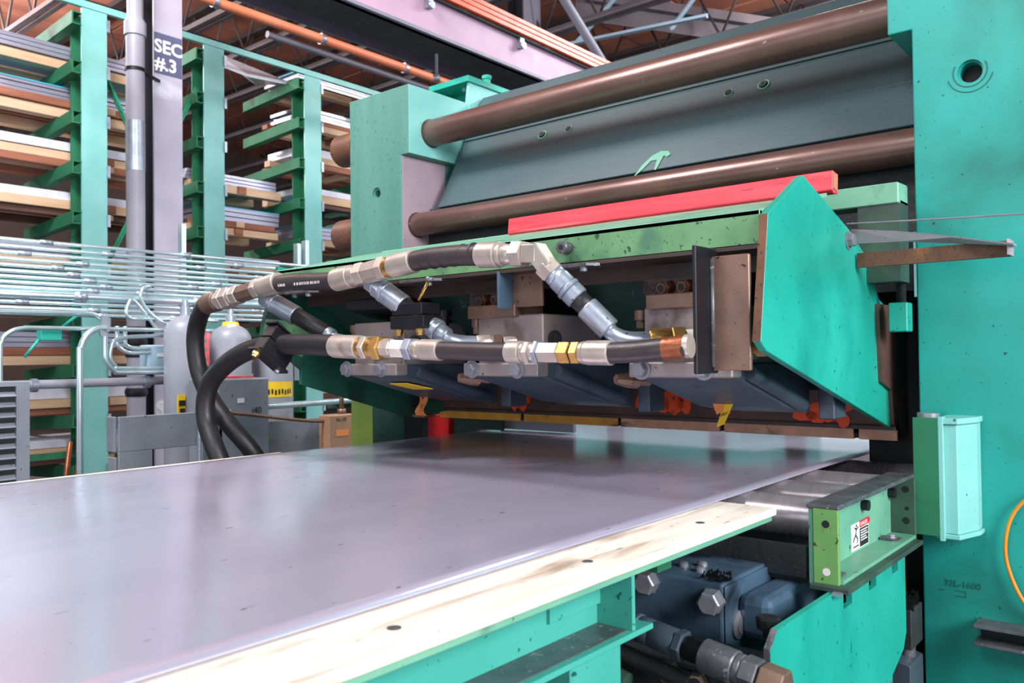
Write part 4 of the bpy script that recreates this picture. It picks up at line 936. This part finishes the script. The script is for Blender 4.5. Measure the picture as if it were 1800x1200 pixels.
MB().lathe((-2.492, 1.656, 1.231), (0, 0, -1), [(0, .014), (.012, .014), (.012, .010), (.02, .010)], 8, False).build('clamp_bolt', 'brass', t)
MB().lathe((-2.492, 1.760, 1.231), (0, 0, -1), [(0, .010), (.010, .010)], 8, False).build('clamp_bolt', 'bolt', t)

t.rotation_euler.x = R(-38)

# red plank on the beam
t = thing('red_plank', 'red painted wooden plank lying on the green beam under the lower tube', 'plank', (-1.38, 2.38, 1.70))
pl = MB().prism([(2.350, 1.706), (2.357, 1.762), (2.40, 1.757), (2.395, 1.700), (2.362, 1.697)], 'x', -1.975, -.790).build('board', 'redwood', t, .002)
MB().prism([(2.356, 1.712), (2.361, 1.755), (2.388, 1.752), (2.384, 1.706)], 'x', -.7905, -.788).build('bare_end', 'paleend', t)

# ------------------------------------------------------------------ items on the right housing
t = thing('guide_box', 'pale welded box with a deep green front plate on the right housing', 'box', (-.58, 2.65, .7))
MB().prism([(-.655, 2.585), (-.588, 2.585), (-.588, 2.597), (-.655, 2.597)], 'z', .728, 1.062).build('front_plate', 'deep_green', t, .001)
MB().prism([(-.5885, 2.585), (-.576, 2.585), (-.576, 2.62), (-.5885, 2.62)], 'z', .716, 1.066).build('edge_plate', 'pale_teal', t, .001)
MB().prism([(-.60, 2.60), (-.542, 2.60), (-.512, 2.70), (-.512, 2.752), (-.60, 2.752)], 'z', .735, 1.045).build('box_body', 'pale_teal', t, .003)
MB().prism([(-.60, 2.592), (-.538, 2.592), (-.506, 2.70), (-.506, 2.752), (-.60, 2.752)], 'z', 1.045, 1.062).build('end_cap', 'pale_teal', t, .002)
MB().prism([(-.60, 2.592), (-.538, 2.592), (-.506, 2.70), (-.506, 2.752), (-.60, 2.752)], 'z', .722, .735).build('end_cap', 'pale_teal', t, .002)
MB().lathe((-.63, 2.66, 1.05), (0, 0, 1), [(0, .030), (.022, .030)], 20).build('top_stud', 'bolt', t)
MB().box(-.655, -.60, 2.60, 2.70, .80, 1.05).build('rear_plate', 'deep_green', t)
t = thing('channel_stub', 'dark steel channel stub welded low on the right housing', 'channel', (-.3, 2.7, .44))
MB().box(-.528, .3, 2.67, 2.752, .462, .472).build('flange', 'worn', t, .002)
MB().box(-.528, .3, 2.67, 2.752, .412, .422).build('flange', 'worn', t, .002)
MB().box(-.520, .3, 2.738, 2.748, .422, .462).build('web', 'blackmetal', t)
tag(MB().tube([(-.28, 2.74, .87), (-.34, 2.735, .865), (-.40, 2.73, .83), (-.438, 2.73, .77), (-.452, 2.73, .69), (-.442, 2.73, .62), (-.41, 2.73, .545), (-.36, 2.735, .49), (-.30, 2.74, .46)], .0052, 10, 6).build('power_cable', 'cable'),
    'orange cable looping down the face of the right housing', 'cable')
t = thing('twisted_angle_iron', 'bent rusty angle iron sticking out from the pointed guard to the right', 'angle iron', (-.6, 2.5, 1.55))
MB().box(-.775, -.382, 2.50, 2.507, 1.497, 1.540).build('rusty_leg', 'rust', t, .001)
A_ = [(-.790, 2.50, 1.612), (-.66, 2.49, 1.592), (-.52, 2.47, 1.562), (-.365, 2.40, 1.520)]
B_ = [(-.790, 2.52, 1.575), (-.66, 2.50, 1.567), (-.52, 2.50, 1.548), (-.372, 2.50, 1.527)]
vs = []
for a, b_ in zip(A_, B_): vs += [a, b_]
dn_ = [(x, y+.002, z-.004) for x, y, z in vs]
MB().add(vs+dn_, [(2*i, 2*i+1, 2*i+3, 2*i+2) for i in range(3)] + [(8+2*i+2, 8+2*i+3, 8+2*i+1, 8+2*i) for i in range(3)] + [(2*i, 2*i+2, 8+2*i+2, 8+2*i) for i in range(3)] + [(2*i+1, 8+2*i+1, 8+2*i+3, 2*i+3) for i in range(3)] + [(0, 8, 9, 1), (6, 7, 15, 14)]).build('bent_leg', 'bare', t)
MB().box(-.385, -.380, 2.44, 2.507, 1.497, 1.537).build('end_edge', 'bare', t)
tag(MB().tube([(-.80, 2.50, 1.628), (-.6, 2.50, 1.617), (-.40, 2.50, 1.607), (-.1, 2.50, 1.592), (.4, 2.7, 1.57)], .0028, 6, 3).build('steel_wire', 'bolt'), 'thin taut wire crossing the right housing above the angle iron', 'wire')

# jack blocks under the roller bed by the right housing
t = thing('grimy_jack_block', 'upper soot covered block with square end beside the right housing base', 'block', (-.69, 2.68, .4))
MB().box(-.735, -.672, 2.60, 2.72, .385, .500).build('block_body', 'grime', t, .003)
b = MB(); rs = random.Random(4)
for k in range(150):
    cx, cyy, cz = rs.uniform(-.73, -.675), rs.uniform(2.60, 2.71), .50+rs.uniform(-.002, .045)*rs.random()
    s_ = rs.uniform(.004, .009)
    b.add([(cx-s_, cyy, cz-.004), (cx+s_, cyy-s_, cz-.004), (cx, cyy+s_, cz-.004), (cx+s_*.3, cyy, cz+s_)], [(0, 1, 3), (1, 2, 3), (2, 0, 3), (0, 2, 1)])
o = b.build('scale_debris', 'grime', t); o['kind'] = 'stuff'
MB().rod((-.70, 2.66, .35), (-.70, 2.66, .385), .022, 14).build('screw', 'worn', t)
t = thing('lower_wedge_block', 'lower dark wedge block under the soot covered block', 'block', (-.69, 2.68, .15))
MB().prism([(-.745, .0), (-.672, .0), (-.672, .345), (-.725, .36), (-.745, .30)], 'y', 2.58, 2.72).build('block_body', 'navy', t, .003)

# ------------------------------------------------------------------ feed table
t = thing('feed_table', 'green steel feed table edged with worn cream plastic strips', 'table', (-1.8, .4, 0))
MB().box(-1.06, -.775, -1.6, 1.885, .875, .8925).build('wear_strip', 'nylon', t, .003, 2)
MB().box(-2.765, -2.55, -1.6, 1.90, .875, .8925).build('wear_strip', 'nylon', t, .003, 2)
for yy in (.25, .75, 1.2, 1.62): MB().lathe((-.835, yy, .8925), (0, 0, 1), [(0, .010), (.0008, .010)], 14).build('countersunk_screw', 'worn', t)
MB().box(-1.06, -.785, -1.6, 1.88, .861, .877).build('top_flange', 'sage', t, .001)
MB().box(-.90, -.785, -1.6, 1.335, .752, .762).build('bottom_flange', 'table_teal', t, .001)
lab(MB().box(-.865, -.80, -1.55, 1.27, .762, .7635).build('flange_dust', 'worn', t), 'dark dust lying on the bottom flange')
MB().box(-.873, -.865, -1.6, 1.30, .762, .861).build('web_plate', 'table_teal', t)
MB().box(-.865, -.790, 1.272, 1.282, .762, .861).build('end_stiffener', 'table_teal', t, .001)
MB().box(-.868, -.858, 1.12, 1.272, .8, .861).build('weld_plate', 'table_teal', t)
for y in (1.10, -.9):
    MB().box(-.95, -.80, y, y+.15, 0, .752).build('leg', 'table_teal', t, .004)
    MB().box(-2.75, -2.60, y, y+.15, 0, .861).build('leg', 'table_teal', t, .004)
MB().box(-2.75, -2.60, -1.6, 1.6, .80, .877).build('far_rail', 'table_teal', t)
for y in (1.55, .45, -.6):
    MB().box(-2.6, -.90, y, y+.06, .79, .87).build('cross_rail', 'deep_green', t)

sheet = MB()
nx, ny = 40, 110
X0, X1, Y0, Y1 = -2.672, -.915, -1.7, 6.0
vs, fs = [], []
for j in range(ny+1):
    for i in range(nx+1):
        x = X0 + (X1-X0)*i/nx; y = Y0 + (Y1-Y0)*j/ny
        z = .9 + .0012*math.sin(x*5+y*2.1) + .0010*math.sin(y*5.2-x*1.7)
        if y > 2.2 and x < -1.9: z += .006*math.exp(-((y-2.6)/.25)**2)*math.sin((x+2.7)*5)*((-1.9-x)/.8)
        vs.append((x, y, z))
for j in range(ny):
    for i in range(nx):
        a = j*(nx+1)+i
        fs.append((a, a+1, a+nx+2, a+nx+1))
sheet.add(vs, fs, True)
so = sheet.build('steel_sheet', 'sheet')
sd = so.modifiers.new('thickness', 'SOLIDIFY'); sd.thickness = .004; sd.offset = -1
tag(so, 'wide grey steel sheet lying on the feed table and running under the shear blade', 'steel sheet')

# ------------------------------------------------------------------ roller bed between table and shear
t = thing('roller_bed', 'steel roller bed with pale green side frame between the table and the shear', 'roller bed', (-1.7, 2.3, 0))
for y in (2.07, 2.315, 2.56):
    r = MB().lathe((-2.72, y, .8435), (1, 0, 0), [(0, .046), (.006, .0495), (1.982, .0495), (1.988, .046)], 40).build('roller', 'roller', t)
    MB().lathe((-.736, y, .8435), (1, 0, 0), [(0, .030), (.004, .030)], 24).build('end_boss', 'worn', r)
    MB().rod((-.732, y, .8435), (-.698, y+.0, .8435), .0145, 16).build('shaft', 'blackmetal', r)
lab(MB().lathe((-2.70, 2.93, .825), (1, 0, 0), [(0, .06), (2.02, .06)], 40).build('roller', 'roller', t), 'dark pinch roller just under the blade')
fr = MB().box(-.7255, -.7165, 1.95, 2.60, .712, .892).build('side_web', 'sage', t)
lab(MB().box(-.714, -.656, 1.945, 1.959, .712, .893).build('end_plate', 'apple', t, .0015), 'chipped apple green end plate')
MB().box(-.737, -.650, 2.575, 2.588, .712, .890).build('end_plate', 'oily_green', t, .0015)
MB().box(-.728, -.654, 1.945, 2.592, .888, .899).build('worn_top_plate', 'worn', t, .002)
MB().box(-.717, -.650, 1.958, 2.576, .718, .727).build('ledge', 'sage', t)
MB().box(-.716, -.626, 1.922, 2.56, .706, .718).build('base_plate', 'oily_green', t, .0015)
for z, m in ((.855, 'recess'), (.745, 'white')):
    MB().lathe((-.684, 1.9455, z), (0, -1, 0), [(0, .009), (.001, .009)], 18).build('bolt_hole', m, t)
for z in (.855, .765):
    MB().lathe((-.675, 2.5755, z), (0, -1, 0), [(0, .010), (.001, .010)], 18).build('bolt_hole', 'recess', t)
MB().lathe((-.672, 2.5755, .80), (0, -1, 0), [(0, .006), (.001, .006)], 18).build('bolt_hole', 'recess', t)
for y in (2.00, 2.47):
    c = MB().prism([(-.713, .722), (-.664, .722), (-.664, .732), (-.713, .734)], 'y', y-.022, y+.022).build('clamp_plate', 'worn', t, .001)
    hexbolt(c, (-.688, y, .733), (0, 0, 1), .012, .010, m='bolt')
MB().box(-.712, -.682, 2.18, 2.24, .722, .726).build('shim', 'worn', t)
# danger sticker on the side web
st = MB().box(-.7165, -.7157, 2.222, 2.366, .733, .803).build('warning_sticker', 'white', t)
MB().box(-.7157, -.7154, 2.290, 2.361, .736, .784).build('black_panel', 'black', st)
MB().prism([(2.290, .786), (2.370, .788), (2.380, .796), (2.370, .805), (2.290, .805)], 'x', -.7157, -.7152).build('red_panel', 'redprint', st)
b = MB()
for (ya, za), (yb, zb), w in (((2.262, .790), (2.258, .772), .005), ((2.258, .772), (2.272, .760), .005), ((2.258, .773), (2.242, .763), .005), ((2.272, .760), (2.266, .750), .0045), ((2.242, .763), (2.236, .756), .0045),
                ((2.262, .786), (2.278, .792), .004), ((2.262, .786), (2.248, .793), .004), ((2.236, .743), (2.280, .743), .003)):
    v, p_ = Vector((0, yb-ya, zb-za)), Vector((0, -(zb-za), yb-ya)).normalized()*w*.5
    a_, b2 = Vector((-.7156, ya, za)), Vector((-.7156, yb, zb))
    q = [a_-p_, a_+p_, b2+p_, b2-p_]
    b.add(q + [c+Vector((.0003, 0, 0)) for c in q], [(3, 2, 1, 0), (4, 5, 6, 7), (0, 1, 5, 4), (1, 2, 6, 5), (2, 3, 7, 6), (3, 0, 4, 7)])
b.lathe((-.7157, 2.263, .796), (1, 0, 0), [(0, .004), (.0004, .004)], 12)
b.build('falling_figure', 'black', st)
text(st, 'DANGER', (-.7150, 2.294, .7905), (0, 1, 0), (0, 0, 1), .0145, 'white', name='sticker_lettering')
b = MB()
for k in range(5):
    z = .778 - k*.0065
    b.box(-.7154, -.7151, 2.296, 2.296+(.058, .052, .060, .048, .056)[k], z-.0017, z+.0017)
o = b.build('small_print', 'white', st); o['kind'] = 'stuff'
tag(MB().box(-2.7, -.742, 1.975, 1.99, .715, .79).box(-2.7, -.742, 1.99, 2.60, .700, .712).build('cross_tray', 'grime'), 'dark gritty cross tray below the rollers', 'tray')

# big green skirt plate with slots
t = thing('skirt_plate', 'large teal slotted skirt plate with cut corner below the roller bed', 'plate', (-.66, 2.0, 0))
g = MB()
# the plate is laid up from convex pieces so that the slots stay open
for q in ([(1.562, 0), (2.35, 0), (2.36, .39), (1.562, .39)], [(1.562, .39), (2.36, .39), (2.47, .43), (2.50, .47), (2.50, .655), (1.562, .655)], [(1.562, .655), (1.985, .655), (1.985, .706), (1.598, .706), (1.562, .676)],
          [(2.045, .655), (2.175, .655), (2.175, .706), (2.045, .706)], [(2.235, .655), (2.375, .655), (2.375, .706), (2.235, .706)], [(2.43, .655), (2.50, .655), (2.50, .706), (2.43, .706)]):
    g.prism(q, 'x', -.674, -.660)
g.build('plate_body', 'teal', t)
MB().prism([(1.561, .0), (1.5622, .0), (1.5622, .676), (1.5985, .706), (1.5975, .7072), (1.561, .677)], 'x', -.6735, -.6605).build('cut_edge', 'worn', t)
hexbolt(t, (-.66, 2.33, .355), (1, 0, 0), .020, .022)
MB().box(-.66, -.64, 1.905, 1.925, .703, .710).build('weld', 'whitezinc', t)

# ------------------------------------------------------------------ drive under the roller bed
t = thing('drive_housing', 'blue grey cast drive housing with large bolts under the table end', 'gearbox', (-.93, 1.9, 0))
MB().prism([(1.74, .735), (1.74, .14), (2.10, .14), (2.10, .735)], 'x', -1.10, -.845).build('housing', 'bluegrey', t, .006, 2)
MB().prism([(1.745, .728), (1.745, .16), (2.10, .16), (2.10, .728)], 'x', -.845, -.838).build('side_cover', 'bluegrey', t, .003)
MB().prism([(1.80, .70), (1.80, .60), (2.3, .60), (2.3, .70)], 'x', -.84, -.76).build('shoulder', 'bluegrey', t, .02, 2)
for x, z in ((-.868, .695), (-1.033, .712)):
    MB().lathe((x, 1.74, z), (.15, -1, 0), [(0, .030), (.008, .030), (.008, .027), (.036, .027), (.040, .024)], 6, False).lathe((x, 1.74, z), (.15, -1, 0), [(.036, .020), (.042, .020)], 22).build('large_bolt', 'bolt', t)
MB().lathe((-.838, 1.80, .632), (1, 0, 0), [(0, .032), (.006, .032), (.010, .020), (.012, .020)], 24).build('washer_plug', 'bolt', t)
for x, y in ((-.99, 1.83), (-.955, 1.86), (-.935, 1.81)):
    MB().lathe((x, y, .735), (0, 0, 1), [(0, .013), (.008, .013), (.012, .008)], 14).build('small_screw', 'bolt', t)
b = MB(); rs = random.Random(8)
for k in range(60):
    cx, cyy, cz = -.87+rs.uniform(-.03, .03), 1.76+rs.uniform(-.02, .03), .738+rs.random()*.016
    s_ = rs.uniform(.003, .006)
    b.add([(cx-s_, cyy, cz-.004), (cx+s_, cyy-s_, cz-.004), (cx, cyy+s_, cz-.004), (cx+s_*.3, cyy, cz+s_)], [(0, 1, 3), (1, 2, 3), (2, 0, 3), (0, 2, 1)])
o = b.build('scale_debris', 'grime', t); o['kind'] = 'stuff'
t = thing('drive_hose', 'greasy dark hose with bare couplings running under the drive housing', 'hose', (-.8, 1.5, .66))
MB().tube([(-1.10, 1.52, .700), (-1.0, 1.515, .690), (-.92, 1.51, .680), (-.85, 1.505, .672)], .026, 18, 4).build('hose', 'rubber', t)
fitting(t, (-.93, 1.511, .681), (-.75, 1.50, .659), [('collar', 0, .06, .030, 20, 'navy'), ('sleeve', .06, .24, .028, 20, 'navy'), ('sleeve', .24, .55, .0285, 20, 'navy'), ('hex_nut', .55, .66, .032, 6, 'navy'), ('neck', .66, 1.0, .024, 20, 'blackmetal')])
fitting(t, (-.77, 1.50, .661), (-.60, 1.49, .640), [('ferrule', 0, .42, .033, 24, 'worn'), ('collar', .42, .50, .030, 20, 'worn'), ('hex_nut', .50, .70, .034, 6, 'worn'), ('hex_nut', .72, 1.0, .033, 6, 'brownsteel')])
t = thing('star_knob', 'black ribbed knob behind the greasy hose', 'knob', (-.70, 1.62, .66))
b = MB()
b.lathe((-.705, 1.66, .665), (0, 0, 1), [(0, .012), (.02, .012), (.02, .024), (.040, .026), (.044, .020)], 12, False)
b.build('knob_head', 'blackmetal', t)
for k, (x, z, lb) in enumerate(((-.862, .600, 'left bare hex nut at the bottom edge under the table'), (-.800, .592, 'right greasy hex nut at the bottom edge under the table'))):
    t = thing('valve_port_nut', lb, 'nut', (x, 1.5, z), 'valve port nuts')
    MB().lathe((x, 1.53, z), (.3, -1, .2), [(0, .022), (.03, .022), (.034, .018)], 6, False).build('nut_body', 'brownsteel', t)
    MB().lathe(Vector((x, 1.53, z))+Vector((.3, -1, .2)).normalized()*.0342, (.3, -1, .2), [(0, .013), (.001, .013)], 14).build('bore', 'recess', t)
t = thing('valve_manifold', 'greasy black valve manifold in the shadow below the drive housing', 'manifold', (-.9, 1.6, 0))
MB().box(-1.2, -.72, 1.54, 1.72, 0, .615).build('manifold_body', 'grime', t, .006)
MB().rod((-1.12, 1.52, .64), (-.80, 1.50, .60), .018, 12).build('pipe', 'grime', t)
MB().rod((-1.10, 1.50, .60), (-.94, 1.49, .57), .020, 12).build('pipe', 'oily_green', t)
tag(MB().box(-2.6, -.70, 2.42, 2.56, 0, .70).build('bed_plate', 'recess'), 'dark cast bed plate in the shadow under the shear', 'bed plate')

tag(MB().box(-1.25, -.678, 3.0, 3.1, .97, 1.62).box(-.90, -.678, 3.0, 3.1, 0, .97).build('gap_blocker', 'recess'), 'added dark block closing the bright gap between the pointed guard and right housing', 'block')  # added to shut out the sky showing past the guard
# far side of the press seen under the blade
tag(MB().box(-3.005, -2.862, 2.94, 3.05, .0, .965).build('red_stop_block', 'bright_red'), 'small bright red block seen under the left end of the blade', 'block')
tag(MB().box(-2.860, -2.545, 2.97, 2.99, .906, .990).box(-2.860, -2.70, 2.97, 2.99, 0, .906).build('green_stop_plate', 'dark_green'), 'dark green plate right of the bright red block', 'plate')
tag(MB().box(-2.62, -2.19, 3.05, 3.07, .906, 1.10).build('rear_guide_plate', 'cylgrey'), 'pale grey guide plate glimpsed behind the blade', 'plate')

for k, (xa, xb, lb) in enumerate(((-4.1, -3.05, 'widest unseen pale teal reflection panel added beyond the shear, leftmost'), (-2.9, -2.32, 'unseen pale teal reflection panel added beyond the shear, second from the left'), (-2.2, -1.85, 'narrowest unseen pale teal reflection panel added beyond the shear'), (-1.72, -1.05, 'unseen pale teal reflection panel added beyond the shear, nearest the right housing'))):
    t = thing('reflection_panel', lb, 'reflection panel', ((xa+xb)/2, 4.6, 0), 'sheet reflection panels')  # unseen panels added so the sheet reflects teal stripes
    MB().box(xa, xb, 4.6, 4.63, 1.02, 1.9).build('panel', 'pale_teal', t, .003)
    MB().box(xa+.02, xa+.06, 4.63, 4.67, 0, 1.9).build('post', 'teal', t)
